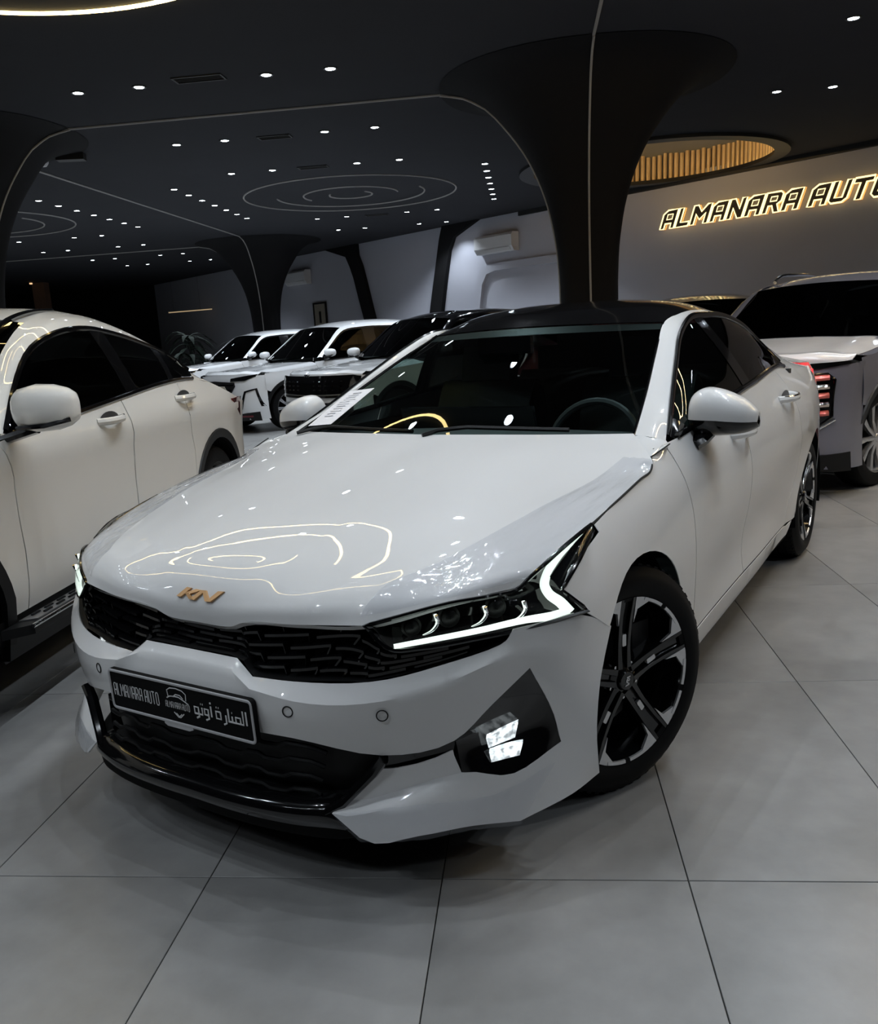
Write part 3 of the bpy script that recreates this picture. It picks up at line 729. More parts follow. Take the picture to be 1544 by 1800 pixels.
# ---- headlights
ht = [(.715, .502, .684), (.677, .573, .703), (.606, .669, .725), (.535, .744, .731), (.455, .775, .732), (.43, .785, .747), (.402, .795, .760), (.307, .813, .790), (.153, .832, .823)]
hb = [(.712, .515, .672), (.702, .560, .632), (.668, .622, .631), (.590, .718, .640), (.478, .820, .648), (.369, .910, .665), (.412, .862, .722), (.349, .868, .758), (.154, .838, .806)]
HT = refine(np.array([ht]), 5, 1)[0]; HB = refine(np.array([hb]), 5, 1, (5, 6))[0]
for mir in (1, -1):
    n_ = len(HT); V = []; VI = []
    for a, b in zip(HT, HB):
        for t in np.linspace(0, 1, 6):
            p = a * (1 - t) + b * t; bulge = .012 * math.sin(PI * t)
            V.append((p[0] + bulge, (p[1] + bulge * .5) * mir, p[2]))
            q = .05 * math.sin(PI * t)
            VI.append((p[0] - .006 - q, (p[1] - .006 - q * .6) * mir, p[2] + .0))
    hl = obj('headlight', VI, grid_faces(n_, 6), M_gloss, sedan, outward=(1, mir, .2))
    obj('headlight_lens', V, grid_faces(n_, 6), M_lens, hl, outward=(1, mir, .2))
    edge = [tuple(Vector((p[0], p[1] * mir, p[2]))) for p in list(HT) + list(HB[::-1])]
    MB().tube(edge, .0055, 6, closed=True).build('headlight_surround', M_gloss, hl)
    # daytime light: one folded bar, lower line then kink and upper arm
    d1 = [(.693, .567, .637), (.647, .642, .649), (.579, .724, .659), (.489, .804, .667), (.436, .842, .664), (.395, .872, .664)]
    d2 = [(.395, .872, .664), (0.387, 0.845, 0.684), (0.385, 0.815, 0.701), (0.377, 0.800, 0.719), (0.360, 0.797, 0.737), (0.314, 0.800, 0.764), (0.226, 0.808, 0.788), (0.149, 0.812, 0.796)]
    def rib(P, wd, nm):
        P = [Vector((p[0] + .003, (p[1] + .002) * mir, p[2])) for p in P]
        R_ = [Vector(p) for p in refine(np.array([[tuple(p) for p in P]]), 5, 1)[0]]
        k = len(R_); w_ = np.interp(np.linspace(0, 1, k), np.linspace(0, 1, len(wd)), wd)
        V = []; F = []
        for i, p in enumerate(R_):
            t = (R_[min(i + 1, k - 1)] - R_[max(i - 1, 0)]).normalized()
            nrm = Vector((1, .75 * mir, .25)).normalized(); s = nrm.cross(t).normalized()
            V += [p + s * w_[i], p + s * w_[i] * .6 + nrm * .005, p - s * w_[i] * .6 + nrm * .005, p - s * w_[i], p - nrm * .012]
            if i: F += [((i - 1) * 5 + a, (i - 1) * 5 + (a + 1) % 5, i * 5 + (a + 1) % 5, i * 5 + a) for a in range(5)]
        F += [(0, 1, 2, 3, 4), tuple(5 * (k - 1) + a for a in (4, 3, 2, 1, 0))]
        MB().add(V, F).build(nm, M_drl, hl)
    rib(d1, [.006, .0065, .007, .008, .010, .014], 'daytime_light_lower_bar')
    rib(d2, [.014, .013, .012, .012, .011, .010, .009, .006], 'daytime_light_upper_arm')
    for (x, y, z), sc in (((.655, .585, .668), .9), ((.60, .655, .684), 1), ((.52, .735, .692), 1)):
        mb = MB(); mb.lathe([(.001, .012), (.012, .010), (.019, .004), (.021, -.004), (.027, -.006), (.027, -.02)], 20, 'x', (0, 0, 0))
        Mx = Matrix.Translation((x - .012, y * mir, z)) @ Matrix.Rotation(.75 * mir, 4, 'Z')
        mb.v = [tuple(Mx @ (Vector(p) * sc)) for p in mb.v]
        mb.build('projector', M_chrome if False else M_satin, hl)
    for (x, y, z) in ((.629, .645, .695), (.556, .732, .703), (.482, .795, .700)):
        for q in range(2):
            P = [Vector((x + .012 + .004 * q, (y + .006 + .006 * q) * mir, z + .012)), Vector((x + .010, (y + .008 + .004 * q) * mir, z - .008)), Vector((x + .016, (y - .004 + .004 * q) * mir, z - .026)), Vector((x + .026, (y - .022 + .003 * q) * mir, z - .036))]
            MB().tube([Vector(p) for p in refine(np.array([[tuple(p) for p in P]]), 4, 1)[0]], [.0045 - .0003 * i for i in range(13)], 6).build('reflector_lash', M_drl if q == 0 else M_chrome, hl)

# ---- windscreen, cowl, roof
def sym(rows): return [[(p[0], -p[1], p[2]) for p in r[:0:-1]] + r for r in rows]
WS = [[(-.23, 0, .908), (-.268, .28, .914), (-.36, .52, .930), (-.485, .722, .950)],
      [(-.53, 0, 1.040), (-.578, .28, 1.048), (-.683, .50, 1.066), (-.80, .664, 1.085)],
      [(-.87, 0, 1.190), (-.909, .26, 1.193), (-.99, .46, 1.200), (-1.08, .606, 1.207)],
      [(-1.19, 0, 1.336), (-1.22, .24, 1.333), (-1.29, .43, 1.327), (-1.352, .55, 1.322)]]
patch('windscreen', sym(WS), M_ws, sedan, 5, 4, outward=(1, 0, .6), thick=0)
band = [[(p[0] - .002, p[1], p[2] - .002) for p in WS[3]], [(p[0] * .82 + q[0] * .18 - .001, p[1] * .82 + q[1] * .18, p[2] * .82 + q[2] * .18 - .004) for p, q in zip(WS[3], WS[2])]]
patch('windscreen_shade_band', sym(band), M_satin, sedan, 2, 4, outward=(1, 0, .6), thick=.001)
RF = [[(-1.195, 0, 1.340), (-1.225, .24, 1.337), (-1.293, .43, 1.331), (-1.355, .551, 1.326)],
      [(-1.31, 0, 1.386), (-1.33, .24, 1.381), (-1.39, .43, 1.366), (-1.45, .555, 1.345)],
      [(-1.53, 0, 1.427), (-1.535, .26, 1.420), (-1.55, .45, 1.396), (-1.60, .56, 1.362)],
      [(-1.8, 0, 1.443), (-1.8, .27, 1.434), (-1.8, .45, 1.408), (-1.82, .56, 1.368)],
      [(-2.15, 0, 1.428), (-2.15, .27, 1.42), (-2.14, .45, 1.393), (-2.13, .556, 1.352)],
      [(-2.45, 0, 1.385), (-2.45, .27, 1.376), (-2.44, .44, 1.348), (-2.42, .546, 1.308)]]
roof = patch('roof_panel', sym(RF), M_gloss, sedan, 5, 4, outward=(0, 0, 1))
RG = [[(-2.455, 0, 1.383), (-2.455, .27, 1.374), (-2.445, .44, 1.346), (-2.425, .544, 1.306)],
      [(-2.95, 0, 1.26), (-2.95, .26, 1.25), (-2.93, .42, 1.228), (-2.9, .53, 1.19)],
      [(-3.45, 0, 1.11), (-3.44, .26, 1.10), (-3.40, .42, 1.09), (-3.35, .53, 1.075)]]
patch('rear_window', sym(RG), M_gloss, sedan, 5, 4, outward=(0, 0, 1))
TR = [[(-3.455, 0, 1.106), (-3.445, .27, 1.098), (-3.405, .43, 1.088), (-3.35, .56, 1.07)],
      [(-3.7, 0, 1.08), (-3.69, .28, 1.075), (-3.66, .46, 1.06), (-3.6, .66, 1.03)],
      [(-3.93, 0, 1.085), (-3.92, .3, 1.08), (-3.88, .5, 1.06), (-3.80, .70, 1.02)],
      [(-3.99, 0, .98), (-3.98, .3, .98), (-3.96, .5, .97), (-3.88, .72, .95)],
      [(-3.97, 0, .72), (-3.96, .3, .72), (-3.95, .5, .72), (-3.90, .715, .72)],
      [(-4.0, 0, .55), (-4.0, .3, .55), (-3.98, .5, .55), (-3.91, .715, .55)],
      [(-3.94, 0, .25), (-3.94, .3, .25), (-3.92, .5, .25), (-3.88, .68, .26)]]
patch('tailgate', sym(TR), M_white, sedan, 4, 4, bu=(2,), outward=(-1, 0, .5))
for mir in (1, -1):
    tl = [(-4.006, 0), (-3.995, .3), (-3.985, .5), (-3.925, .61), (-3.80, side(-3.80, .93) + .006), (-3.62, side(-3.62, .94) + .006)]
    rows_ = [[(a, b * mir, z) for a, b in tl] for z in (.985, .93, .875)]
    patch('tail_lamp', rows_, M_red, sedan, 3, 4, outward=(-1, mir * .5, 0), thick=.01)

# ---- side glass, pillars and rails
rail_in = [(-.50, .722, .972), (-.80, .665, 1.094), (-1.08, .607, 1.217), (-1.354, .551, 1.327), (-1.6, .56, 1.363), (-1.82, .56, 1.369), (-2.13, .556, 1.353), (-2.42, .546, 1.309)]
rail_out = [(-.535, .812, .950), (-.80, .745, 1.072), (-1.03, .69, 1.187), (-1.235, .642, 1.281), (-1.43, .622, 1.340), (-1.68, .62, 1.351), (-2.06, .622, 1.333), (-2.34, .637, 1.279)]
rmid = [tuple((np.array(a) + np.array(b)) / 2 + np.array([0, .010, -.004])) for a, b in zip(rail_in, rail_out)]
rmid[0] = (-.50, .775, .966)
cp_in = [(-2.42, .546, 1.309), (-2.7, .537, 1.245), (-3.0, .532, 1.168), (-3.3, .54, 1.092), (-3.6, .57, 1.05)]
cp_mid = [(-2.34, .637, 1.279), (-2.55, .667, 1.183), (-2.75, .69, 1.13), (-3.0, .69, 1.09), (-3.3, .66, 1.055), (-3.6, .60, 1.035)]
glass_top = [(-.57, .806, .955), (-.80, .748, 1.067), (-1.03, .693, 1.182), (-1.235, .646, 1.275), (-1.43, .626, 1.334), (-1.68, .623, 1.345), (-2.06, .625, 1.328), (-2.33, .640, 1.275), (-2.52, .668, 1.195), (-2.585, .755, 1.088)]
glass_bot = [(x, side(x, beltz(x)) - .004, beltz(x) + .002) for x in (-.57, -.82, -1.06, -1.28, -1.5, -1.75, -2.05, -2.28, -2.47, -2.585)]
def dlo(k0, k1, mirr, inset=0.0, push=0.0):
    T_ = refine(np.array([glass_top]), 6, 1)[0]; B_ = refine(np.array([glass_bot]), 6, 1)[0]
    i0, i1 = int(k0 * 6), int(k1 * 6); V = []
    for i in range(i0, i1 + 1):
        for t in np.linspace(0, 1, 6):
            p = T_[i] * (1 - t) + B_[i] * t; bow = .012 * math.sin(PI * t)
            V.append((p[0], (p[1] + bow + push) * mirr, p[2]))
    return V, grid_faces(i1 - i0 + 1, 6)
for mir in (1, -1):
    m_ = mir < 0
    out3 = (0, 1, .4)
    rg = patch('roof_rail', [rail_in, rmid, rail_out], M_white, sedan, 4, 6, outward=out3, mirror=m_)
    patch('rear_pillar', [[(-2.42, .546, 1.309)] + cp_in[1:], [tuple((np.array(a) + np.array(b)) / 2 + np.array([0, .01, .012])) for a, b in zip(cp_in, cp_mid[1:])], cp_mid[1:], [(-2.595, side(-2.595, 1.062), 1.065)] + [(x, side(x, beltz(x)), beltz(x)) for x in (-2.75, -3.0, -3.3, -3.6)]], M_white, sedan, 4, 5, outward=out3, mirror=m_)
    patch('rear_rail', [[rail_in[-1], (-2.42, .546, 1.309)], [(-2.38, .592, 1.298), (-2.48, .607, 1.25)], [rail_out[-1], (-2.55, .667, 1.183)]], M_white, sedan, 4, 5, outward=out3, mirror=m_)
    for nm, a, b in (('front_door_window', 0.5, 4.35), ('rear_door_window', 4.65, 7.55), ('quarter_window', 7.65, 9)):
        V, F = dlo(a, b, mir); obj(nm, V, F, M_winf if nm == 'front_door_window' else M_win, sedan, outward=(0, mir, .3))
    for nm, a, b in (('mirror_sail', 0, .5), ('centre_pillar', 4.33, 4.67), ('window_divider', 7.5, 7.67)):
        V, F = dlo(a, b, mir, push=.003); obj(nm, V, F, M_gloss, sedan, outward=(0, mir, .3))
    T_ = [Vector((p[0], (p[1] + .004) * mir, p[2])) for p in refine(np.array([glass_top]), 5, 1)[0]]
    MB().tube(T_, .014, 8, flat=.6, up=(0, mir, .3)).build('window_frame', M_gloss, sedan)
    B_ = [Vector((p[0], (p[1] + .004) * mir, p[2] + .004)) for p in refine(np.array([glass_bot]), 5, 1)[0]]
    MB().tube(B_, .012, 8, flat=.8, up=(0, mir, .3)).build('window_ledge_trim', M_gloss, sedan)
    # black edge between windscreen and pillar
    MB().tube([Vector((p[0] + .002, (p[1] - .004) * mir, p[2] - .003)) for p in refine(np.array([rail_in[:4]]), 5, 1)[0]], .006, 6).build('windscreen_seal', M_gloss, sedan)
    # door mirror
    c = Vector((-.795, .930 * mir, 1.022))
    ring = []
    prof = [(-.108, .045, .045), (-.095, .084, .080), (-.06, .106, .101), (-.01, .110, .097), (.04, .099, .083), (.085, .073, .062), (.116, .03, .032)]   # (y along, half depth x, half height z)
    V = []; n_ = 20
    def mring(yy, hx, hz, part):
        out = []
        for j in range(n_ + 1):
            a = (PI * j / n_) if part else (-PI * j / n_)
            x = hx * math.copysign(abs(math.cos(a))**.75, math.cos(a)); z = hz * math.copysign(abs(math.sin(a))**.8, math.sin(a))
            if not part: z *= .62
            x = x if x > 0 else x * .55
            out.append((c.x + x, c.y + yy * mir, c.z + z - .024 - .10 * max(0, yy + .02)))
        return out
    for part, nm, mt in ((True, 'mirror_cap', M_white), (False, 'mirror_base', M_gloss)):
        R_ = np.array([mring(*p, part) for p in prof]); R_ = refine(R_, 4, 0)
        R_ = np.concatenate([R_[:1].mean(1, keepdims=True).repeat(n_ + 1, 1), R_, R_[-1:].mean(1, keepdims=True).repeat(n_ + 1, 1)])
        mo = obj(nm, R_.reshape(-1, 3), grid_faces(*R_.shape[:2]), mt, sedan, 50, outward=(1, 0, 1 if part else -1))
    MB().tube([Vector((-.70, .845 * mir, .915)), Vector((-.72, .865 * mir, .930)), Vector((-.765, .885 * mir, .955))], [.05, .045, .040], 10, flat=.55).build('mirror_arm', M_gloss, sedan)
    # handles
    for hx, hz in ((-1.20, .895), (-2.08, .945)):
        y = side(hx, hz)
        P = [Vector((hx + .11, (side(hx + .11, hz) - .004) * mir, hz)), Vector((hx + .09, (y + .022) * mir, hz + .001)), Vector((hx - .09, (y + .026) * mir, hz + .006)), Vector((hx - .115, (side(hx - .115, hz) - .004) * mir, hz + .007))]
        P = [Vector(p) for p in refine(np.array([[tuple(p) for p in P]]), 5, 1)[0]]
        hd = MB().tube(P, .014, 8, flat=1.15).build('door_handle', M_white, sedan)
        MB().tube([p + Vector((0, .006 * mir, .011)) for p in P[3:-3]], .0055, 6).build('chrome_strip', M_chrome, hd)
        cupv = [(hx + .095 * math.cos(a), (side(hx, hz) + .0015) * mir, hz + .002 + .034 * math.sin(a)) for a in np.linspace(0, 2 * PI, 24, endpoint=False)]
        MB().add(cupv, [tuple(range(24))]).build('handle_cup', M_int2, hd, flat=True, recalc=False)

# hood badge
def kia(fn, h0, h1):
    mb = MB()
    K_ = [[(0, 0), (.20, 0), (.50, 1), (.30, 1)], [(.26, .36), (.72, 1), (.98, 1), (.48, .36)], [(.30, .52), (.50, .52), (.80, 0), (.58, 0)]]
    I_ = [[(.62, 0), (.82, 0), (1.14, 1), (.94, 1)]]
    A_ = [[(.98, 1), (1.16, 1), (1.48, 0), (1.30, 0)], [(1.34, 0), (1.54, 0), (1.92, 1), (1.68, 1)]]
    for q in K_ + I_ + A_: mb.prism(q, h0, h1, fn)
    return mb
def hoodpt(y, s):
    """point on the hood nose: s in metres up the nose from the badge centre"""
    prof = [(.757, .675), (.752, .692), (.741, .709), (.716, .733), (.69, .755)]
    L_ = np.concatenate([[0], np.cumsum([math.dist(prof[i], prof[i + 1]) for i in range(4)])]); t = L_[2] + s
    return Vector((float(np.interp(t, L_, [p[0] for p in prof])) - .35 * y * y, y, float(np.interp(t, L_, [p[1] for p in prof])) + .05 * abs(y)))
nb = Vector((.86, 0, .5)).normalized()
kia(lambda u, v, h: tuple(hoodpt((u - .96) * .082, (v - .5) * .030) + nb * h), .001, .007).build('hood_badge', M_badge, sedan, flat=True)

# number plate
plate_c = Vector((.853, 0, .457))
def PL(y, z, d=0.0): return Vector((plate_c.x + d + .037 * z, y, plate_c.z + z))
def rrect(hw, hh, r, n=5):
    out = []
    for cx, cz, a in ((hw - r, hh - r, 0), (-hw + r, hh - r, 90), (-hw + r, -hh + r, 180), (hw - r, -hh + r, 270)):
        out += [(cx + r * math.cos(math.radians(a + 90 * i / n)), cz + r * math.sin(math.radians(a + 90 * i / n))) for i in range(n + 1)]
    return out
plate = MB().prism(rrect(.262, .0575, .012), -.012, .002, lambda u, v, h: tuple(PL(u, v, h))).build('number_plate', M_plate, sedan)
rimP = [PL(u, v, .003) for u, v in rrect(.258, .0535, .010)]
MB().tube(rimP, .0042, 6, closed=True, up=(1, 0, 0), flat=.5).build('plate_rim', M_plate_rim, plate)
MB().prism([(-.06, -.062), (-.05, -.068), (.03, -.068), (.045, -.062), (.045, -.055), (-.06, -.055)], -.006, .004, lambda u, v, h: tuple(PL(u, v, h))).build('plate_clip', M_plate_rim, plate)
# plate lettering on the right half (square Arabic hand), and the car outline emblem between
def strokes(name, L_, wd, m, parent, d=.003):
    mb = MB()
    for s in L_:
        P = [PL(u, v, d) for u, v in s]
        mb.tube(P, wd, 4, up=(1, 0, 0), flat=.35)
    return mb.build(name, m, parent, flat=True)
X0, Y0, k = .058, -.012, .0118
AR = [  # drawn right to left on a unit grid, baseline 0
 [(15.2, 0), (15.2, 3)], [(14.3, 3), (14.3, 0), (10.8, 0)], [(13.5, 0), (13.5, 1.3), (12.2, 1.3), (12.2, 0)], [(11.2, 0), (11.2, 1.3)], [(11.2, 2.1), (11.3, 2.1)],
 [(10.8, 0), (10.0, 0)], [(10.2, 0), (10.2, 2.8)], [(9.4, 1.2), (9.4, -.6), (8.6, -1.0)], [(7.9, 1.6), (7.9, 0), (6.6, 0), (6.6, 1.6), (7.9, 1.6)], [(6.8, 2.5), (6.95, 2.5)], [(7.4, 2.5), (7.55, 2.5)],
 [(5.2, 0), (5.2, 2.4)], [(5.0, 3.1), (5.4, 3.1)], [(4.3, .2), (3.2, .2), (3.2, 1.5), (4.3, 1.5), (4.3, -.6), (3.4, -1.0)],
 [(2.5, 1.6), (2.5, 0), (.2, 0)], [(2.2, 2.4), (2.35, 2.4)], [(2.75, 2.4), (2.9, 2.4)], [(1.4, 0), (1.4, -.6), (.6, -1.0)], [(1.4, 0), (.2, 0), (.2, 1.5), (1.4, 1.5), (1.4, 0)]]
strokes('plate_lettering', [[(X0 + a * k, Y0 + b * k) for a, b in s] for s in AR], .0027, M_letter, plate)
EM = [[(-.032, .016), (-.034, .034), (-.022, .041), (0, .043), (.022, .040), (.034, .032), (.032, .014)],
      [(-.038, .012), (-.026, .018), (-.010, .020), (.006, .020), (.022, .014), (.040, .006)], [(-.014, .018), (-.004, .026), (.012, .026), (.022, .018)],
      [(-.018, -.024), (-.004, -.036), (.004, -.036), (.018, -.024)], [(-.010, -.026), (0, -.034), (.010, -.026)]]
strokes('plate_emblem', EM, .0016, M_letter, plate)
LINE = {'A': ([[(0, 0), (0, 5), (1, 6), (3.6, 6), (3.6, 0)], [(0, 2.6), (3.6, 2.6)]], 3.6), 'L': ([[(0, 6), (0, 0), (3, 0)]], 3.0), 'M': ([[(0, 0), (0, 6), (2.2, 2.6), (4.4, 6), (4.4, 0)]], 4.4),
        'N': ([[(0, 0), (0, 6), (3.6, 0), (3.6, 6)]], 3.6), 'R': ([[(0, 0), (0, 6), (2.8, 6), (3.6, 5), (3.6, 3.6), (2.8, 2.7), (0, 2.7)], [(2, 2.7), (3.7, 0)]], 3.7), 'U': ([[(0, 6), (0, .8), (.8, 0), (2.8, 0), (3.6, .8), (3.6, 6)]], 3.6),
        'T': ([[(0, 6), (3.8, 6)], [(1.9, 6), (1.9, 0)]], 3.8), 'O': ([[(0, .8), (0, 5.2), (.8, 6), (2.8, 6), (3.6, 5.2), (3.6, .8), (2.8, 0), (.8, 0), (0, .8)]], 3.6)}
def line_text(nm, x0, z0, kx, kz, gap, wd, shear=0.0):
    out = []; cur = 0.0
    for ch in 'ALMANARA AUTO':
        if ch == ' ': cur += 2.2; continue
        for st_ in LINE[ch][0]: out.append([(x0 + (u + cur + v * shear) * kx, z0 + v * kz) for u, v in st_])
        cur += LINE[ch][1] + gap
    strokes(nm, out, wd, M_letter, plate)
line_text('plate_lettering', -.245, -.016, .00252, .0057, 2.1, .0016)
line_text('emblem_lettering', -.046, -.013, .00138, .0028, 1.6, .0008, .15)

# ---- wheels
def wheel_mesh_set(R=.335, Rr=.245, W=.235):
    """meshes of one wheel, disc in x-z, outer face towards +y at y=0"""
    d = {}
    h = W
    tp = [(Rr - .012, -.012), (Rr + .006, -.004), (Rr + .022, .002), (Rr + .05, .001), (R - .025, -.010), (R - .006, -.024), (R, -.042)]
    for g in (.075, .115, .155): tp += [(R, -g + .006), (R - .007, -g + .004), (R - .007, -g - .004), (R, -g - .006)]
    tp += [(R, -h + .042), (R - .006, -h + .024), (R - .025, -h + .01), (Rr + .02, -h), (Rr - .012, -h + .012)]
    mb = MB(); mb.lathe(tp, 72)
    for i in range(60):   # shoulder tread blocks
        a = 2 * PI * i / 60; M = Matrix.Rotation(-a, 3, 'Y')
        mb.box(tuple(M @ Vector((R - .0042, -.046, 0))), (.010, .034, .016), rot=M)
    d['tyre'] = (mb, M_rubber)
    mb = MB(); mb.lathe([(Rr + .001, -.004), (Rr + .004, -.010), (Rr - .008, -.016), (Rr - .018, -.05), (Rr - .03, -.10), (Rr - .03, -.17), (Rr - .012, -.20)], 60)
    d['rim_barrel'] = (mb, M_gloss)
    return d
WPROTO = wheel_mesh_set()
Rr = .245
def spoke_parts():
    """one spoke along +x: dark body with a centre groove, bright flanks and insert"""
    def Y(r): return float(np.interp(r, [.03, .10, .18, .235], [-.022, -.025, -.018, -.008]))
    body = MB()
    for s in (-1, 1):
        rs = np.linspace(.035, Rr - .002, 9); V = []
        for r in rs:
            hw = float(np.interp(r, [.035, .10, .19, .245], [.030, .028, .030, .033])); gi = float(np.interp(r, [.035, .08, .2, .245], [.006, .008, .013, .016]))
            y = Y(r); V += [(r, y - .006, s * gi), (r, y + .002, s * (gi + .003)), (r, y + .001, s * (hw - .004)), (r, y - .012, s * hw), (r, y - .05, s * hw), (r, y - .05, s * gi)]
        F = [(6 * i + a, 6 * i + (a + 1) % 6, 6 * i + 6 + (a + 1) % 6, 6 * i + 6 + a) for i in range(8) for a in range(6)] + [tuple(range(6)), tuple(range(53, 47, -1))]
        body.add(V, F)
    rs = np.linspace(.035, Rr - .004, 9); V = []
    for r in rs:
        gi = .017; y = Y(r) - .011; V += [(r, y, -gi), (r, y, gi), (r, y - .03, gi), (r, y - .03, -gi)]
    body.add(V, [(4 * i + a, 4 * i + (a + 1) % 4, 4 * i + 4 + (a + 1) % 4, 4 * i + 4 + a) for i in range(8) for a in range(4)] + [(0, 1, 2, 3), (35, 34, 33, 32)])
    fl = []
    for s in (-1, 1):
        def pt(r, z, d=0): return (r, Y(min(r, .235)) + .0025 + d, z)
        q = [(.166, s * .030), (.205, s * .040), (Rr * math.cos(.36) - .010, s * (Rr * math.sin(.36) - .004)), (Rr * math.cos(.33), s * Rr * math.sin(.33)), (Rr * math.cos(.22), s * Rr * math.sin(.22)), (Rr * .99, s * .030)]
        fl.append(MB().prism(q, -.008, 0, lambda u, v, h: pt(u, v, h)))
    ins = MB(); ins.prism([(.100, -.0055), (.103, -.0075), (.132, -.0075), (.135, -.0055), (.135, .0055), (.132, .0075), (.103, .0075), (.100, .0055)], -.012, -.002, lambda u, v, h: (u, Y(.12) + h + .002, v))
    return body, fl, ins
def rim_arc(a0, a1):
    mb = MB(); n = 10; V = []
    for i in range(n + 1):
        a = a0 + (a1 - a0) * i / n
        for r, y in ((Rr - .011, -.012), (Rr - .010, -.0065), (Rr - .001, -.0045), (Rr, -.012)): V.append((r * math.cos(a), y, r * math.sin(a)))
    mb.add(V, [(4 * i + q, 4 * i + (q + 1) % 4, 4 * i + 4 + (q + 1) % 4, 4 * i + 4 + q) for i in range(n) for q in range(4)] + [(0, 1, 2, 3), (4 * n + 3, 4 * n + 2, 4 * n + 1, 4 * n)])
    return mb
_first = None
def sedan_wheel(cx, cy, cz, steer, mir, spin):
    global _first
    T = Matrix.Translation((cx, cy, cz)) @ Matrix.Rotation(steer, 4, 'Z') @ (Matrix.Scale(-1, 4, (0, 1, 0)) if mir else Matrix.Identity(4)) @ Matrix.Rotation(spin, 4, 'Y')
    def put(mb, nm, m, par, X=Matrix.Identity(4)):
        q = MB(); q.v = [tuple(T @ X @ Vector(p)) for p in mb.v]; q.f = mb.f
        return q.build(nm, m, par)
    w = put(WPROTO['rim_barrel'][0], 'wheel', M_gloss, sedan)
    put(WPROTO['tyre'][0], 'tyre', M_rubber, w)
    body, fl, ins = spoke_parts()
    for k in range(5):
        X = Matrix.Rotation(2 * PI * k / 5, 4, 'Y')
        put(body, 'spoke', M_gloss, w, X); [put(q_, 'spoke_flank', M_alu, w, X) for q_ in fl]; put(ins, 'spoke_insert', M_alu, w, X)
        a = 2 * PI * k / 5
        for s0, s1 in ((.27, PI / 5 - .05), (PI / 5 + .03, 2 * PI / 5 - .27)):
            put(rim_arc(-(a + s0), -(a + s1)), 'rim_edge', M_alu, w)
        l = MB(); l.lathe([(.001, -.004), (.006, -.004), (.0075, -.010), (.0075, -.03)], 6)
        put(l, 'lug_nut', M_chrome, w, Matrix.Rotation(a + PI / 5, 4, 'Y') @ Matrix.Translation((.052, -.022, 0)))
    c = MB(); c.lathe([(.0005, -.010), (.026, -.011), (.029, -.015), (.031, -.024), (.05, -.03), (.06, -.05)], 30); put(c, 'centre_cap', M_gloss, w)
    put(kia(lambda u, v, h: ((u - .96) * .017, -.0098 + h, (v - .5) * .014), 0, .0012), 'cap_emblem', M_alu, w, Matrix.Rotation(-spin + 1.35, 4, 'Y'))
    dsc = MB(); dsc.lathe([(.06, -.10), (.155, -.10), (.155, -.125), (.06, -.125)], 40); put(dsc, 'brake_disc', M_alloy, w)
    cl = MB(); cl.box((-.12, -.10, .07), (.07, .06, .13)); put(cl, 'brake_caliper', M_satin, w, Matrix.Rotation(-spin, 4, 'Y'))
    bk = MB(); bk.lathe([(.001, -.16), (.22, -.16)], 30); put(bk, 'wheel_back_plate', M_under, w)
    return w
st = math.radians(-23)
sedan_wheel(0, .875, .335, st, False, -.03 - PI / 2)
sedan_wheel(0, -.80, .335, st, True, .3)
sedan_wheel(-2.85, .868, .335, 0, False, .25)
sedan_wheel(-2.85, -.868, .335, 0, True, .5)

# ---- underbody and cabin
mb = MB(); mb.box((-1.45, 0, .235), (2.0, 1.66, .09)); mb.box((-.0, 0, .26), (1.1, .96, .16)); mb.box((-2.95, 0, .27), (1.5, .96, .14)); mb.box((-3.6, 0, .32), (.5, 1.4, .14)); mb.box((.42, 0, .24), (.42, 1.2, .10))
mb.build('underbody', M_under, sedan, flat=True)
MB().box((-.45, 0, .58), (.02, 1.3, .62)).build('bulkhead', M_under, sedan, flat=True)
dash = [[(-.44, -.72, .90), (-.44, 0, .90), (-.44, .72, .90)], [(-.62, -.76, .945), (-.60, 0, .955), (-.62, .76, .945)], [(-.80, -.76, .93), (-.82, 0, .945), (-.80, .76, .93)], [(-.88, -.76, .86), (-.90, 0, .87), (-.88, .76, .86)], [(-.84, -.74, .55), (-.84, 0, .55), (-.84, .74, .55)]]
dsh = patch('dashboard', dash, M_int2, sedan, 4, 6, outward=(0, 0, 1), thick=.01)
MB().box((-.86, -.12, .985), (.02, .62, .10), rot=Matrix.Rotation(.25, 3, 'Y')).build('display_screen', M_gloss, sedan)
ring = [Vector((-.98 - .06 * math.sin(a) * .9, .38 + .185 * math.cos(a), .86 + .175 * math.sin(a))) for a in np.linspace(0, 2 * PI, 36, endpoint=False)]
sw = MB().tube(ring, .015, 8, closed=True, up=(1, 0, 0)).build('steering_wheel', M_int2, sedan)
mb = MB(); mb.tube([Vector((-.97, .21, .85)), Vector((-.955, .38, .85)), Vector((-.97, .55, .85))], .022, 8); mb.tube([Vector((-.955, .38, .85)), Vector((-.92, .38, .70))], .03, 8)
mb.build('steering_spokes', M_int2, sw)
def seat(x, y, w, nm):
    ctl = lambda pts: [[(a, y - w / 2, b), (a + .02, y - w / 4, b), (a + .035, y, b), (a + .02, y + w / 4, b), (a, y + w / 2, b)] for a, b in pts]
    s0 = patch(nm, ctl([(x + .42, .38), (x + .46, .50), (x + .40, .545), (x + .1, .52), (x - .02, .60), (x - .10, .85), (x - .18, 1.06), (x - .22, 1.10), (x - .30, 1.06), (x - .22, .6), (x - .12, .38)]), M_int, sedan, 3, 3, thick=.01)
    MB().box((x - .24, y, 1.17), (.09, min(.26, w * .6), .16), rot=Matrix.Rotation(-.25, 3, 'Y')).build('headrest', M_int, s0)
seat(-1.32, .38, .50, 'front_seat'); seat(-1.32, -.38, .50, 'front_seat'); seat(-2.22, 0, 1.30, 'rear_seat')
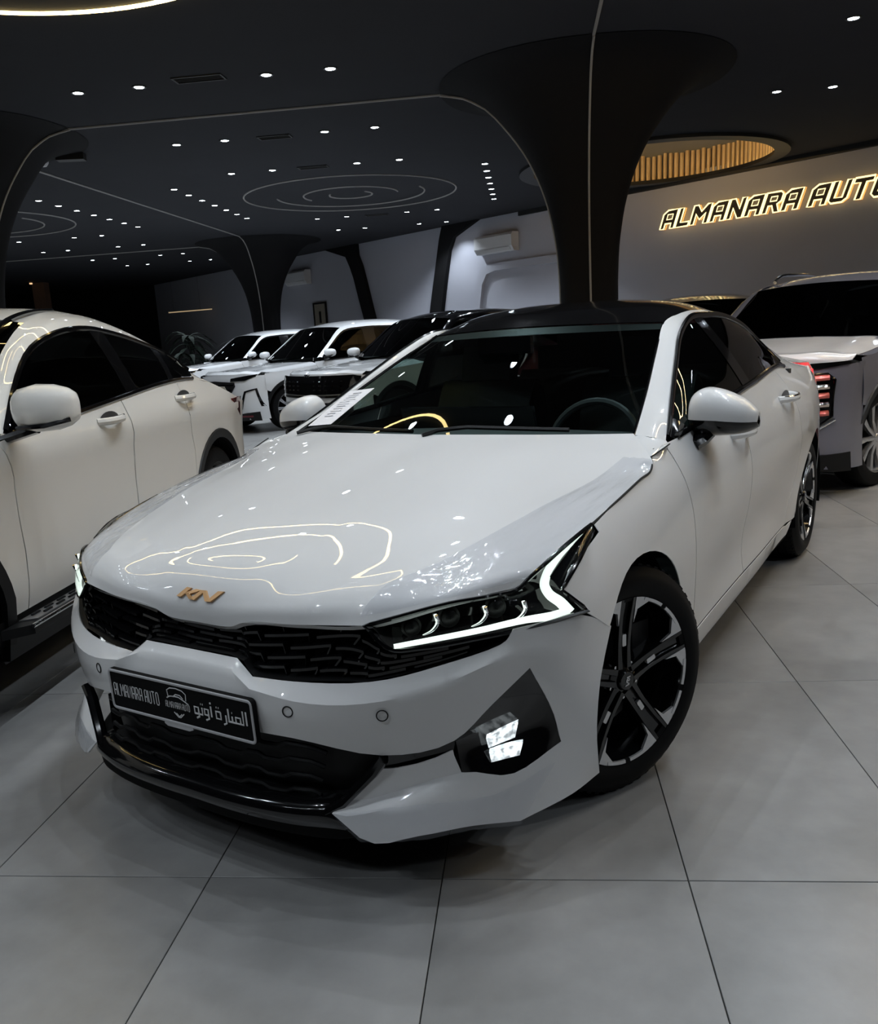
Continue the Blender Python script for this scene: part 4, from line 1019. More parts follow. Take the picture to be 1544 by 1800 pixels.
MB().box((-1.0, 0, 1.27), (.03, .24, .07)).build('rear_view_mirror', M_gloss, sedan)
MB().box((-1.35, 0, .30), (2.4, 1.6, .02)).build('cabin_floor', M_int, sedan)
# wipers
for P in ([(-.42, -.66, .972), (-.455, -.60, .985), (-.475, -.52, .990), (-.44, -.30, .985), (-.42, -.10, .982)], [(-.36, -.02, .975), (-.405, .02, .988), (-.44, .12, .995), (-.45, .30, .990), (-.47, .50, .984)]):
    wp = MB().tube([Vector((p[0] - .01, p[1], p[2] + .006)) for p in P], .008, 6).build('wiper', M_satin, sedan)

for mir in (1, -1):      # panel between hood corner, fender and pillar foot
    patch('pillar_foot', [[(-.50, .70, .966), (-.50, .745, .972), (-.51, .775, .966), (-.535, .812, .952)], [(-.44, .735, .945), (-.455, .775, .950), (-.475, .805, .948), (-.498, .832, .946)], [(-.335, .80, .906), (-.36, .822, .922), (-.405, .836, .934), (-.455, .846, .944)]], M_white, sedan, 4, 4, outward=(0, 1, .8), mirror=mir < 0)
    MB().tube([Vector((p[0], p[1] * mir, p[2] + .001)) for p in [(-.354, .826, .925), (-.39, .834, .933), (-.425, .842, .941), (-.462, .848, .949)]], .0022, 6).build('pillar_seam', M_seam, sedan)
MB().box((-2.75, 0, .98), (.6, 1.3, .03)).build('rear_shelf', M_int, sedan, flat=True)
mb = MB(); mb.box((-2.6, 0, .72), (.05, 1.62, .66)); mb.box((-2.62, 0, 1.13), (.05, 1.24, .20)); mb.box((-2.62, 0, 1.26), (.05, .98, .10)); mb.build('cabin_light_block', M_int, sedan, flat=True)  # unseen panels added to keep tail lamp glow out of the cabin
# clear wrinkled film on the hood corner and on the bumper fins
def film_mat():
    m = bpy.data.materials.new('clear_wrinkled_film'); m.use_nodes = True; nt = m.node_tree; nt.nodes.clear()
    o = nt.nodes.new('ShaderNodeOutputMaterial'); mx = nt.nodes.new('ShaderNodeMixShader'); t = nt.nodes.new('ShaderNodeBsdfTransparent'); g = nt.nodes.new('ShaderNodeBsdfGlossy')
    d = nt.nodes.new('ShaderNodeBsdfDiffuse'); d.inputs[0].default_value = (.72, .76, .86, 1); m2 = nt.nodes.new('ShaderNodeMixShader'); m2.inputs[0].default_value = .05
    tc = nt.nodes.new('ShaderNodeTexCoord'); mp = nt.nodes.new('ShaderNodeMapping'); mp.inputs['Rotation'].default_value = (0, 0, .35); mp.inputs['Scale'].default_value = (3, 14, 6)
    nz = nt.nodes.new('ShaderNodeTexNoise'); nz.inputs['Scale'].default_value = 1.6; nz.inputs['Detail'].default_value = 3; bp = nt.nodes.new('ShaderNodeBump'); bp.inputs['Strength'].default_value = .5; bp.inputs['Distance'].default_value = .012
    nt.links.new(tc.outputs['Object'], mp.inputs[0]); nt.links.new(mp.outputs[0], nz.inputs['Vector']); nt.links.new(nz.outputs['Fac'], bp.inputs['Height'])
    g.inputs['Roughness'].default_value = .05; t.inputs[0].default_value = (.985, .99, 1, 1)
    fr = schlick(nt, bp.outputs[0])
    for n_ in (g, d): nt.links.new(bp.outputs[0], n_.inputs['Normal'])
    nt.links.new(t.outputs[0], m2.inputs[1]); nt.links.new(d.outputs[0], m2.inputs[2])
    nt.links.new(fr, mx.inputs[0]); nt.links.new(m2.outputs[0], mx.inputs[1]); nt.links.new(g.outputs[0], mx.inputs[2]); nt.links.new(mx.outputs[0], o.inputs[0])
    return m
M_wrap = film_mat()
random.seed(3)
for mir in (1, -1):
    full = HR[:, 30:, :] if mir > 0 else HR[:, :31, :][:, ::-1, :]      # middle to edge
    nu, nv = 33, 14; V = []
    for i in range(nu):
        row = full[i + 3]; c_start = 19.5 + max(0, i - 11) * .36
        for j in range(nv):
            t = c_start + (30 - c_start) * j / (nv - 1); k_ = min(int(t), 29); p = row[k_] * (1 - t + k_) + row[k_ + 1] * (t - k_)
            ridge = .0030 * max(0, math.sin(j * 1.5 + i * .22 + math.sin(i * .7))) ** 6 + .0015
            V.append((p[0], p[1], p[2] + ridge))
    obj('protective_film', V, grid_faces(nu, nv), M_wrap, hood, 60, outward=(0, 0, 1))
    fs = refine(refine(np.array([[B[6, c] for c in (4, 5, 6, 7)], [(B[6, c] + B[7, c]) / 2 + np.array([.004, .003, 0]) for c in (4, 5, 6, 7)], [B[7, c] + np.array([.003, .002, -.006]) for c in (4, 5, 6, 7)]]), 5, 0), 7, 1)
    V = [(p[0] + .003 + .0015 * math.sin(k * 2.3), (p[1] + .003) * mir, p[2] + .001 * math.sin(k * 1.7)) for k, p in enumerate(fs.reshape(-1, 3))]
    obj('fin_film', V, grid_faces(*fs.shape[:2]), M_wrap, bumper, 60, outward=(1, mir, 0))

for mir in (1, -1):      # dark joint between hood and fender
    P = [(.150, .834, .824), (.043, .840, .845), (-.078, .844, .866), (-.194, .845, .884), (-.295, .844, .897), (-.325, .836, .910), (-.351, .824, .926)]
    MB().tube([Vector((p[0], p[1] * mir, p[2] - .001)) for p in refine(np.array([P]), 5, 1)[0]], .0034, 6).build('hood_joint', M_seam, sedan)
# ================================================================== the other cars
PZ = [.16, .28, .42, .58, .74, .88, 1.0, 1.12, 1.22]
PY = [.92, .955, .965, .985, 1.0, .995, .975, .945, .90]
def simple_wheel(root, cx, cy, R, mir, spokes, mrim, steer=0.0, spin=0.0):
    T = Matrix.Translation((cx, cy, R)) @ Matrix.Rotation(steer, 4, 'Z') @ (Matrix.Scale(-1, 4, (0, 1, 0)) if mir else Matrix.Identity(4)) @ Matrix.Rotation(spin, 4, 'Y')
    def put(mb, nm, m, par):
        mb.v = [tuple(T @ Vector(p)) for p in mb.v]; return mb.build(nm, m, par)
    r = R * .70
    mb = MB(); mb.lathe([(r - .01, -.16), (r - .03, -.12), (r - .02, -.03), (r, -.008), (r + .006, -.004)], 36); w = put(mb, 'wheel', mrim, root)
    mb = MB(); mb.lathe([(r - .005, -.012), (r + .01, -.002), (R - .05, 0), (R - .015, -.012), (R, -.04), (R, -.19), (R - .02, -.22), (r, -.22)], 40); put(mb, 'tyre', M_rubber, w)
    for k in range(spokes):
        a = 2 * PI * k / spokes; X = Matrix.Rotation(a, 3, 'Y'); mb = MB(); V = []
        for q, hw, y in ((.03, .020, -.02), (r * .5, .016, -.03), (r - .002, .024, -.014)): V += [tuple(X @ Vector((q, y, -hw))), tuple(X @ Vector((q, y + .004, 0))), tuple(X @ Vector((q, y, hw))), tuple(X @ Vector((q, y - .03, hw))), tuple(X @ Vector((q, y - .03, -hw)))]
        mb.add(V, [(5 * i + b, 5 * i + (b + 1) % 5, 5 * i + 5 + (b + 1) % 5, 5 * i + 5 + b) for i in range(2) for b in range(5)] + [(0, 1, 2, 3, 4), (14, 13, 12, 11, 10)]); put(mb, 'spoke', mrim, w)
    mb = MB(); mb.lathe([(.001, -.010), (.03, -.012), (.045, -.03)], 16); put(mb, 'centre_cap', mrim, w)
    mb = MB(); mb.lathe([(.001, -.11), (r - .025, -.11)], 24); put(mb, 'wheel_back_plate', M_under, w)
    return w

def build_car(name, label, loc, psi, sp):
    root = empty(name, (loc[0], loc[1], 0), -(PI / 2 + math.radians(psi))); tag(root, label, 'car')
    hw, fo, wb, ro = sp['hw'], sp['fo'], sp['wb'], sp['ro']; R = sp['R']; AR = R + .055
    paint = sp['paint']; belt_ = sp['belt']; step = sp.get('step', .09)
    tx = [-wb - ro, -wb - ro + .18, -wb - ro * .45, -wb, -1.2, -.2, .30, .62, fo]; ty = [.24, .10, .02, 0, .01, 0, .0, .07, .25]
    pz_, py_ = sp.get('prof', (PZ, PY))
    def side(x, z): return float(hw * np.interp(z, pz_, py_) - hermite(np.array(tx), np.array(ty), x)[0])
    def Sf(x, z): return (x, side(x, z), z)
    bz = lambda x: float(np.interp(-x, [-b[0] for b in belt_], [b[1] for b in belt_]))
    hz0, hz1, wx = sp['hood0'], sp['hood1'], sp['wsx']
    xa = .42
    hedge = lambda x: float(np.interp(x, [wx, .1, fo - .22], [hz1 - .055, (hz0 * .55 + hz1 * .45) - .04, hz0 - .02]))
    def ar(cx, a0, a1, n=16): return [(cx + AR * math.cos(math.radians(a0 + (a1 - a0) * i / n)), R + AR * math.sin(math.radians(a0 + (a1 - a0) * i / n))) for i in range(n + 1)]
    sz = sp['sill']; xd0, xd1, xd2 = sp['doors']; fx = .44
    def bline(a, b): return [(a, bz(a))] + [q for q in belt_ if b < q[0] < a] + [(b, bz(b))]
    fen = [(fx, hedge(fx)), (.1, hedge(.1)), (-.25, hedge(-.25)), (wx + .02, hedge(wx + .02)), (xd0 + .08, bz(xd0 + .08) - .005), (xd0 + .03, .9), (xd0 + .003, .6), (xd0 + .02, sz)] + ar(0, 180 + math.degrees(math.asin(min(1, max(-1, (R - sz) / AR)))), 40) + [(fx, .66)]
    fd = [(xd0 + .015, sz), (xd0 - .003, .6), (xd0 + .024, .9), (xd0 + .075, bz(xd0 + .075) - .005)] + bline(xd0 + .07, xd1 + .004) + [(xd1 + .003, sz)]
    rd = [(xd1 - .003, sz)] + bline(xd1 - .004, xd2) + [(xd2 + .02, bz(xd2) - .2), (xd2 - .05, R + AR * .93), (-wb + AR * 1.03, R + .12), (-wb + AR * 1.08, sz)]
    qt = [(-wb + AR * 1.06, sz), (-wb + AR * 1.02, R + .12), (xd2 - .056, R + AR * .93), (xd2 + .014, bz(xd2) - .2)] + bline(xd2 - .004, -wb - ro + .03) + [(-wb - ro + .01, .8), (-wb - ro + .03, .40), (-wb - AR * 1.02, .36)] + ar(-wb, 180, 0)
    for mir in (False, True):
        s = -1 if mir else 1; o_ = (0, 1, 0)
        if mir and sp.get('left_only'): pass
        fe = trimmed('fender', Sf, fen, step, paint, root, o_, mirror=mir)
        trimmed('front_door', Sf, fd, step, paint, root, o_, mirror=mir)
        trimmed('rear_door', Sf, rd, step, paint, root, o_, mirror=mir)
        trimmed('quarter_panel', Sf, qt, step, paint, root, o_, mirror=mir)
        sl = [(-.30, sz - .004), (-1.2, sz - .004), (-wb + AR * .9, sz - .004), (-wb + AR * .95, .2), (-1.2, .19), (-.42, .2)]
        trimmed('sill_cladding', lambda x, z: (x, side(x, z) - .008, z), sl, step, sp['clad'], root, o_, mirror=mir)
        for cx in (0, -wb):
            mb = MB(); mb.lathe([(AR - .002, .45 * hw), (AR - .002, .96 * hw)], 20, 'y', (cx, 0, R), math.radians(-20), math.radians(200)); mb.lathe([(.02, .45 * hw), (AR, .45 * hw)], 20, 'y', (cx, 0, R), math.radians(-20), math.radians(200))
            if mir: mb.v = [(a, -b, c) for a, b, c in mb.v]
            mb.build('wheel_arch_liner', M_under, root, recalc=False)
            if sp.get('arch_clad'):
                n = 24; V = []
                for i in range(n + 1):
                    a = math.radians((-8 if cx else 12) + (200 if cx else 180) * i / n); c_, s_ = math.cos(a), math.sin(a)
                    for rr, dy in ((AR - .004, -.02), (AR - .004, .006), (AR + .05, .010), (AR + .055, -.004)):
                        x, z = cx + rr * c_, R + rr * s_; V.append((x, (side(x, max(z, .17)) + dy) * s, z))
                obj('arch_cladding', V, [(4 * i + q, 4 * i + q + 1, 4 * i + 5 + q, 4 * i + 4 + q) for i in range(n) for q in range(3)], sp['clad'], root, outward=None)
        simple_wheel(root, 0, side(0, .5) * s - .02 * s, R, mir, sp.get('spokes', 10), sp.get('rim', M_alloy), steer=sp.get('steer', 0))
        simple_wheel(root, -wb, side(-wb, .5) * s - .02 * s, R, mir, sp.get('spokes', 10), sp.get('rim', M_alloy))
    # hood
    rows = []
    for t in np.linspace(0, 1, 6):
        xc = (fo - .05) + (wx + .06 - fo + .05) * t; xe = (fo - .30) + (wx + .02 - fo + .30) * t
        zc = hz0 + (hz1 - hz0) * (t ** .75); ze = hedge(max(xe, wx)); ye = side(xe, ze) - .004 if t > 0 else side(xe, ze) - .01
        r = []
        for u in (0, .3, .55, .75, .9, 1):
            w_ = u ** 2.6; r.append((xc + (xe - xc) * u ** 2.2, ye * u, zc * (1 - w_) + ze * w_ + (sp.get('crown', .012) if u == .75 else 0)))
        rows.append(r)
    nose = [(p[0] + .012, p[1], p[2] - .05) for p in rows[0]]
    hd = patch('hood', sym([nose] + rows), paint, root, 3, 3, outward=(0, 0, 1))
    # front fascia
    Yf = side(xa, .6)
    def fxy(y): return xa + (fo - xa) * max(0.0, 1 - (abs(y) / Yf) ** 3.0) ** (1 / 2.2)
    def front(y, z, d=0.0):
        lean = float(np.interp(z, [.2, .35, .6, hz0 - .12, hz0], [-.06, -.01, 0, -.01, -.05])) * (1 if abs(y) < Yf * .8 else .5)
        return Vector((fxy(y) + lean + d, y, z))
    ys = [math.sin(a) * Yf for a in np.linspace(-PI / 2, PI / 2, 33)]; zs = np.linspace(.22, hz0 - .03, 10)
    fb = obj('front_bumper', [tuple(front(y, z)) for y in ys for z in zs], grid_faces(33, 10), paint, root, 50, outward=(1, 0, 0), thick=.003)
    def on_front(nm, poly, m, d, par, dep=.02, mirror=True, subdiv=.06):
        """panel with depth that follows the front face; poly in (y, z)"""
        for s in ((1, -1) if mirror else (1,)):
            q = [(a * s, b) for a, b in poly]
            P = resample([Vector((a, b)) for a, b in q], subdiv); fr = [front(p.x, p.y, d) for p in P]
            trimmed(nm, lambda a, b: tuple(front(a, b, d)), q, subdiv, m, par, (1, 0, 0), thick=dep)
    lowc = [(-Yf * .97, .20), (Yf * .97, .20), (Yf * .97, .34), (Yf * .6, .30), (-Yf * .6, .30), (-Yf * .97, .34)]
    on_front('lower_bumper_cladding', lowc, sp['clad'], .012, root, .03, mirror=False, subdiv=.08)
    sp['face'](root, on_front, front, Yf, hz0, hd)
    # glasshouse
    ri, rox, rc = sp['rail_in'], sp['rail_out'], sp['roofc']
    k = sp['ws_n']           # how many rail points belong to the windscreen
    ws = []
    for i in range(k):
        x, y, z = ri[i]; cx_, cz_ = rc[i]
        ws.append([(cx_, 0, cz_), (cx_ * .75 + x * .25, y * .45, cz_ * .8 + z * .2), (cx_ * .35 + x * .65, y * .8, cz_ * .4 + z * .6), (x, y, z)])
    patch('windscreen', sym(ws), sp.get('ws_mat', M_win), root, 3, 3, outward=(1, 0, .6), thick=0)
    rf = []
    for i in range(k - 1, len(ri)):
        x, y, z = ri[i]; cx_, cz_ = rc[i]
        rf.append([(cx_, 0, cz_), (cx_ * .75 + x * .25, y * .45, cz_ * .88 + z * .12), (cx_ * .35 + x * .65, y * .8, cz_ * .5 + z * .5), (x, y, z)])
    patch('roof_panel', sym(rf), sp.get('roof_mat', paint), root, 3, 3, outward=(0, 0, 1))
    bx = sp['glass_x']
    gb = [(x, side(x, bz(x)) - .006, bz(x) + .003) for x in bx]
    for s in (1, -1):
        mm_ = s < 0
        patch('roof_rail', [ri[:len(rox)], [tuple((np.array(a) + np.array(b)) / 2 + np.array([0, .008, .008])) for a, b in zip(ri, rox)], rox], sp.get('rail_mat', paint), root, 3, 4, outward=(0, 1, .4), mirror=mm_)
        gt_ = sp['glass_top']
        T_ = refine(np.array([gt_]), 4, 1)[0]; B_ = refine(np.array([gb]), 4, 1)[0]; n = len(T_)
        def pane(a, b, nm, m, push):
            i0, i1 = int(a * (n - 1)), int(b * (n - 1)); V = []
            for i in range(i0, i1 + 1):
                for t in (0, .33, .66, 1):
                    p = T_[i] * (1 - t) + B_[i] * t; V.append((p[0], (p[1] + .01 * math.sin(PI * t) + push) * s, p[2]))
            obj(nm, V, grid_faces(i1 - i0 + 1, 4), m, root, outward=(0, s, .3))
        a, b = sp['posts']
        pane(0, a, 'front_door_window', M_win, 0); pane(a + .03, b, 'rear_door_window', M_win, 0); pane(b + .015, 1, 'quarter_window', M_win, 0)
        pane(a - .01, a + .045, 'centre_pillar', M_gloss, .003); pane(b - .01, b + .025, 'window_divider', M_gloss, .003)
        MB().tube([Vector((p[0], (p[1] + .004) * s, p[2])) for p in T_], .014, 6, flat=.6, up=(0, s, .3)).build('window_frame', sp.get('frame_mat', M_gloss), root)
        MB().tube([Vector((p[0], (p[1] + .008) * s, p[2])) for p in B_], .012, 6, flat=.8, up=(0, s, .3)).build('window_ledge_trim', sp.get('ledge_mat', M_gloss), root)
        # rear pillar down to the body
        xe = bx[-1]; g_end = gt_[-1]
        rp = [[ri[-2], ri[-1], sp['deck'][0]], [rox[-1], tuple((np.array(rox[-1]) * .4 + np.array(sp['deck'][0]) * .6)), tuple(np.array(sp['deck'][0]) * .5 + np.array((-wb - ro + .03, side(-wb - ro + .03, bz(-wb - ro)), bz(-wb - ro))) * .5)],
              [gb[-1], (xe - .25, side(xe - .25, bz(xe - .25)), bz(xe - .25)), (-wb - ro + .03, side(-wb - ro + .03, bz(-wb - ro)), bz(-wb - ro))]]
        patch('rear_pillar', rp, paint, root, 4, 4, outward=(-.3, 1, .4), mirror=mm_)
        # mirror
        mx, my, mz = sp['mirror']; q = MB(); V = []; ms = sp.get('mirror_size', .95); prof = [(a * ms, b * ms, c * ms * sp.get('mirror_flat', .72)) for a, b, c in [(-.125, .02, .03), (-.115, .05, .06), (-.09, .08, .082), (-.03, .105, .095), (.04, .10, .09), (.09, .075, .075), (.118, .045, .055), (.128, .015, .03)]]
        for yy, hx, hzz in prof:
            for j in range(16):
                a_ = 2 * PI * j / 16; V.append((mx + hx * math.cos(a_) * (1 if math.cos(a_) > 0 else .6), (my + yy) * s, mz + hzz * math.copysign(abs(math.sin(a_)) ** .7, math.sin(a_))))
        F = [(16 * i + j, 16 * i + (j + 1) % 16, 16 * i + 16 + (j + 1) % 16, 16 * i + 16 + j) for i in range(7) for j in range(16)] + [tuple(range(16)), tuple(range(127, 111, -1))]
        mo = q.add(V, F).build('door_mirror', paint, root, 60)
        MB().tube([Vector((mx + .02, (my - .22) * s, mz - .12)), Vector((mx, (my - .05) * s, mz - .075))], .035, 8, flat=.6).build('mirror_arm', M_gloss, mo)
        MB().tube([Vector((mx + .085 * ms, (my - .08 * ms) * s, mz - .065 * ms)), Vector((mx + .090 * ms, (my + .03 * ms) * s, mz - .062 * ms)), Vector((mx + .045 * ms, (my + .112 * ms) * s, mz - .045 * ms))], .009, 6).build('mirror_strip', sp.get('mirror_strip', M_gloss), mo)
        for hx, hz in sp['handles']:
            P = [Vector((hx + .11, (side(hx + .11, hz) - .004) * s, hz)), Vector((hx + .08, (side(hx, hz) + .026) * s, hz)), Vector((hx - .08, (side(hx, hz) + .028) * s, hz + .004)), Vector((hx - .11, (side(hx - .11, hz) - .004) * s, hz + .004))]
            h_ = MB().tube([Vector(p) for p in refine(np.array([[tuple(p) for p in P]]), 4, 1)[0]], .016, 8, flat=1.1).build('door_handle', paint, root)
            cu = [(hx + .10 * math.cos(a_), (side(hx, hz) + .002) * s, hz + .042 * math.sin(a_)) for a_ in np.linspace(0, 2 * PI, 20, endpoint=False)]
            MB().add(cu, [tuple(range(20))]).build('handle_cup', M_int2, h_, flat=True, recalc=False)
            MB().tube([Vector((hx - .02, (side(hx, hz) + .036) * s, hz + .014)), Vector((hx - .09, (side(hx, hz) + .030) * s, hz + .016))], .006, 6).build('handle_strip', M_gloss, h_)
    # tail
    dk = sp['deck']; tg = [[(rc[-1][0], 0, rc[-1][1]), (ri[-1][0], ri[-1][1] * .6, (rc[-1][1] + ri[-1][2]) / 2), ri[-1]], [(dk[0][0] - .03, 0, dk[0][2]), (dk[0][0], dk[0][1] * .6, dk[0][2]), dk[0]],
          [(-wb - ro - .03, 0, bz(-wb - ro) - .02), (-wb - ro - .02, .5, bz(-wb - ro) - .02), (-wb - ro + .02, side(-wb - ro + .02, bz(-wb - ro)), bz(-wb - ro))],
          [(-wb - ro - .05, 0, .7), (-wb - ro - .03, .5, .7), (-wb - ro + .02, side(-wb - ro + .02, .7), .7)], [(-wb - ro, 0, .34), (-wb - ro, .5, .34), (-wb - ro + .04, side(-wb - ro + .04, .4), .36)]]
    patch('tailgate', sym(tg), paint, root, 3, 3, outward=(-1, 0, .3))
    mb = MB(); mb.box((-wb / 2, 0, .30), (wb - .9, hw * 1.7, .12)); mb.box((.15, 0, .32), (1.0, hw * 1.02, .2)); mb.box((-wb - .1, 0, .34), (1.3, hw * 1.02, .2)); mb.build('underbody', M_under, root, flat=True)
    mb = MB(); mb.box((wx - .05, 0, .75), (.05, hw * 1.6, .55)); mb.box((wx - .22, 0, hz1 - .06), (.35, hw * 1.5, .08)); mb.build('dashboard', M_int, root, flat=True)
    for sx_, sy_ in ((wx - 1.0, .36), (wx - 1.0, -.36)):
        st_ = MB().box((sx_, sy_, .95), (.16, .46, .62), rot=Matrix.Rotation(-.22, 3, 'Y')).build('front_seat', M_int, root, flat=True)
        MB().box((sx_ - .1, sy_, 1.34), (.10, .24, .16)).build('headrest', M_int, st_, flat=True)
    if sp.get('extra'): sp['extra'](root, side, front, bz, Sf)
    return root, side

# ---- left: coupe-roofed white SUV, side on
M_bead = mat('brushed_step_metal', (.5, .5, .51), .3, metal=.9, noise=(40, (.42, .42, .43)))
def coupe_face(root, on_front, front, Yf, hz0, hd):
    on_front('grille', [(0, .45), (.45, .48), (.5, .85), (0, .88)], M_satin, .01, root)
    on_front('headlight', [(.55, .72), (.86, .72), (.88, .88), (.52, .86)], M_gloss, .012, root)
def coupe_extra(root, side, front, bz, Sf):
    for s in (1, -1):
        # running board with rubber studs
        V = [(-.36, .92), (-.44, 1.005), (-2.25, 1.005), (-2.33, .92)]
        rb = MB().prism([(a, b * s) for a, b in V], .315, .352).build('running_board', M_satin, root, flat=True)
        MB().prism([(-.47, .925 * s), (-.50, .985 * s), (-2.2, .985 * s), (-2.25, .925 * s)], .352, .357).build('step_plate', M_bead, rb, flat=True)
        MB().tube([Vector((-.43, 1.004 * s, .348)), Vector((-2.26, 1.004 * s, .348))], .009, 6).build('step_edge', M_chrome, rb)
        for k in range(18):
            for j in range(2): MB().box((-.56 - .095 * k - .045 * j, (.942 + .025 * j) * s, .359), (.055, .010, .006)).build('step_stud', M_rubber, rb, flat=True)
        # tail lamp
        P = [(-3.08, side(-3.08, .98) + .004, 1.00), (-3.30, side(-3.30, .98) + .004, 1.0), (-3.55, side(-3.55, .98) + .004, .99), (-3.55, side(-3.55, .86) + .004, .88), (-3.32, side(-3.32, .86) + .006, .87)]
        tl = obj('tail_lamp', [(a, b * s, c) for a, b, c in P], [(0, 1, 4), (1, 2, 3, 4)], mat('smoked_red_lens', (.16, .01, .012), .1, coat=1, noise=(10, (.1, .01, .01))), root, outward=(0, s, 0), thick=.02)
    # dark panoramic roof edge
    MB().tube([Vector(p) for p in refine(np.array([[(-1.02, .60, 1.415), (-1.30, .56, 1.512), (-1.55, .53, 1.555), (-1.8, .50, 1.568)]]), 4, 1)[0]], .012, 6).build('roof_seam', M_gloss, root)
coupe = dict(prof=([.16, .28, .37, .46, .60, .74, .86, .965, 1.0, 1.12, 1.22], [.92, .945, .955, .972, .972, .975, .983, 1.0, .993, .945, .895]), hw=.955, fo=.86, wb=2.79, ro=.93, R=.365, paint=M_ivory, clad=M_satin, hood0=.95, hood1=1.05, wsx=-.42, sill=.375, doors=(-.585, -1.60, -2.32), step=.06,
  belt=[(-.42, 1.03), (-.60, 1.045), (-1.05, 1.078), (-1.58, 1.118), (-2.1, 1.158), (-2.5, 1.168), (-2.75, 1.15), (-3.05, 1.06), (-3.35, .97), (-3.72, .95)], arch_clad=True, spokes=5, rim=M_satin,
  rail_in=[(-.50, .80, 1.05), (-.85, .72, 1.26), (-1.10, .655, 1.40), (-1.36, .60, 1.498), (-1.70, .575, 1.545), (-2.02, .575, 1.533), (-2.28, .585, 1.48), (-2.55, .60, 1.39), (-2.80, .615, 1.275)],
  roofc=[(-.36, 1.07), (-.72, 1.29), (-1.0, 1.44), (-1.3, 1.545), (-1.7, 1.598), (-2.02, 1.59), (-2.28, 1.54), (-2.55, 1.45), (-2.80, 1.33)], ws_n=4,
  rail_out=[(-.60, .898, 1.06), (-.78, .85, 1.215), (-1.10, .765, 1.384), (-1.40, .735, 1.455), (-1.70, .722, 1.474), (-1.99, .722, 1.446), (-2.29, .735, 1.388), (-2.56, .775, 1.31)],
  glass_top=[(-.62, .895, 1.07), (-.78, .85, 1.21), (-1.10, .765, 1.378), (-1.40, .735, 1.448), (-1.70, .722, 1.466), (-1.99, .722, 1.438), (-2.29, .735, 1.382), (-2.54, .775, 1.305), (-2.62, .85, 1.215)],
  glass_x=[-.62, -.85, -1.15, -1.45, -1.70, -1.95, -2.2, -2.42, -2.58], posts=(.535, .80), deck=[(-3.05, .70, 1.12)], mirror_size=1.0, mirror_flat=.95, mirror=(-.60, 1.09, 1.15), handles=[(-1.40, 1.03), (-2.31, 1.068)], face=coupe_face, extra=coupe_extra, ledge_mat=M_gloss, frame_mat=M_gloss)
left_car, left_side = build_car('coupe_suv', 'ivory white SUV with sloping coupe roof and running board, cropped at the left', (-2.90, 2.53), 0, coupe)

# ---- common upright SUV measures
def suv_spec(**kw):
    d = dict(hw=.915, fo=.84, wb=2.68, ro=.92, R=.36, clad=M_satin, hood0=.97, hood1=1.10, wsx=-.55, sill=.40, doors=(-.58, -1.62, -2.42), arch_clad=True,
      belt=[(-.5, 1.075), (-1.0, 1.10), (-1.8, 1.13), (-2.6, 1.17), (-3.1, 1.19), (-3.6, 1.18)],
      rail_in=[(-.62, .77, 1.09), (-.90, .70, 1.31), (-1.22, .62, 1.55), (-1.6, .60, 1.61), (-2.1, .60, 1.625), (-2.7, .59, 1.60), (-3.3, .56, 1.53)],
      roofc=[(-.45, 1.09), (-.78, 1.33), (-1.12, 1.58), (-1.55, 1.655), (-2.1, 1.68), (-2.7, 1.66), (-3.3, 1.58)], ws_n=3,
      rail_out=[(-.66, .855, 1.09), (-.92, .79, 1.30), (-1.22, .715, 1.50), (-1.6, .70, 1.545), (-2.1, .70, 1.55), (-2.7, .69, 1.52), (-3.2, .69, 1.44)],
      glass_top=[(-.68, .853, 1.10), (-.92, .79, 1.29), (-1.22, .715, 1.49), (-1.6, .70, 1.535), (-2.1, .70, 1.54), (-2.7, .69, 1.51), (-3.15, .70, 1.43), (-3.2, .82, 1.22)],
      glass_x=[-.68, -.95, -1.3, -1.6, -2.0, -2.5, -2.95, -3.15], posts=(.46, .74), deck=[(-3.48, .62, 1.25)], mirror=(-.72, 1.03, 1.16), handles=[(-1.42, 1.0), (-2.3, 1.03)])
    d.update(kw); return d

# right: grey SUV with film on the hood and split headlamps
M_film = mat('white_protective_film', (.72, .71, .73), .22, coat=.6, noise=(6, (.80, .79, .80)), bump=(9, .25))
M_lampbowl = mat('lamp_reflector', (.60, .50, .45), .08, metal=1.0, noise=(40, (.8, .72, .66)), bump=(26, .9))
M_redrefl = mat('red_tail_reflection', (.55, .03, .04), .12, metal=.4, coat=1.0, noise=(40, (.75, .25, .18)), bump=(30, .9))  # mirrored tail light red put into the colour of alternate lamp ribs
def grey_face(root, on_front, front, Yf, hz0, hd):
    on_front('slim_headlight', [(.42, .925), (.70, .935), (.885, .965), (.865, .985), (.80, .98), (.42, .965)], M_gloss, .014, root)
    on_front('grille', [(0, .42), (.40, .45), (.52, .90), (0, .92)], M_gloss, .010, root)
    for s in (1, -1):
        P = [(.54, .58), (.71, .54), (.775, .60), (.785, .86), (.745, .90), (.55, .90)]
        base = trimmed('lower_headlamp', lambda a, b: tuple(front(a, b, .004)), [(a * s, b) for a, b in P], .05, M_gloss, root, (1, 0, 0), thick=.01)
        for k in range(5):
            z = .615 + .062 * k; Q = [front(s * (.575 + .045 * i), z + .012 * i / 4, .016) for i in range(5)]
            MB().tube([Vector(p) for p in refine(np.array([[tuple(p) for p in Q]]), 3, 1)[0]], .024, 8, flat=.9).build('lamp_reflector_rib', M_lampbowl if k % 2 else M_redrefl, base)
        tube = [front(s * a, b, .014) for a, b in P]
        MB().tube(tube, .010, 6, closed=True).build('lamp_bezel', M_gloss, base)
        MB().tube([front(s * .54, .54, .012), front(s * .70, .515, .012), front(s * .79, .58, .012)], .010, 6).build('chrome_lamp_trim', M_chrome, base)
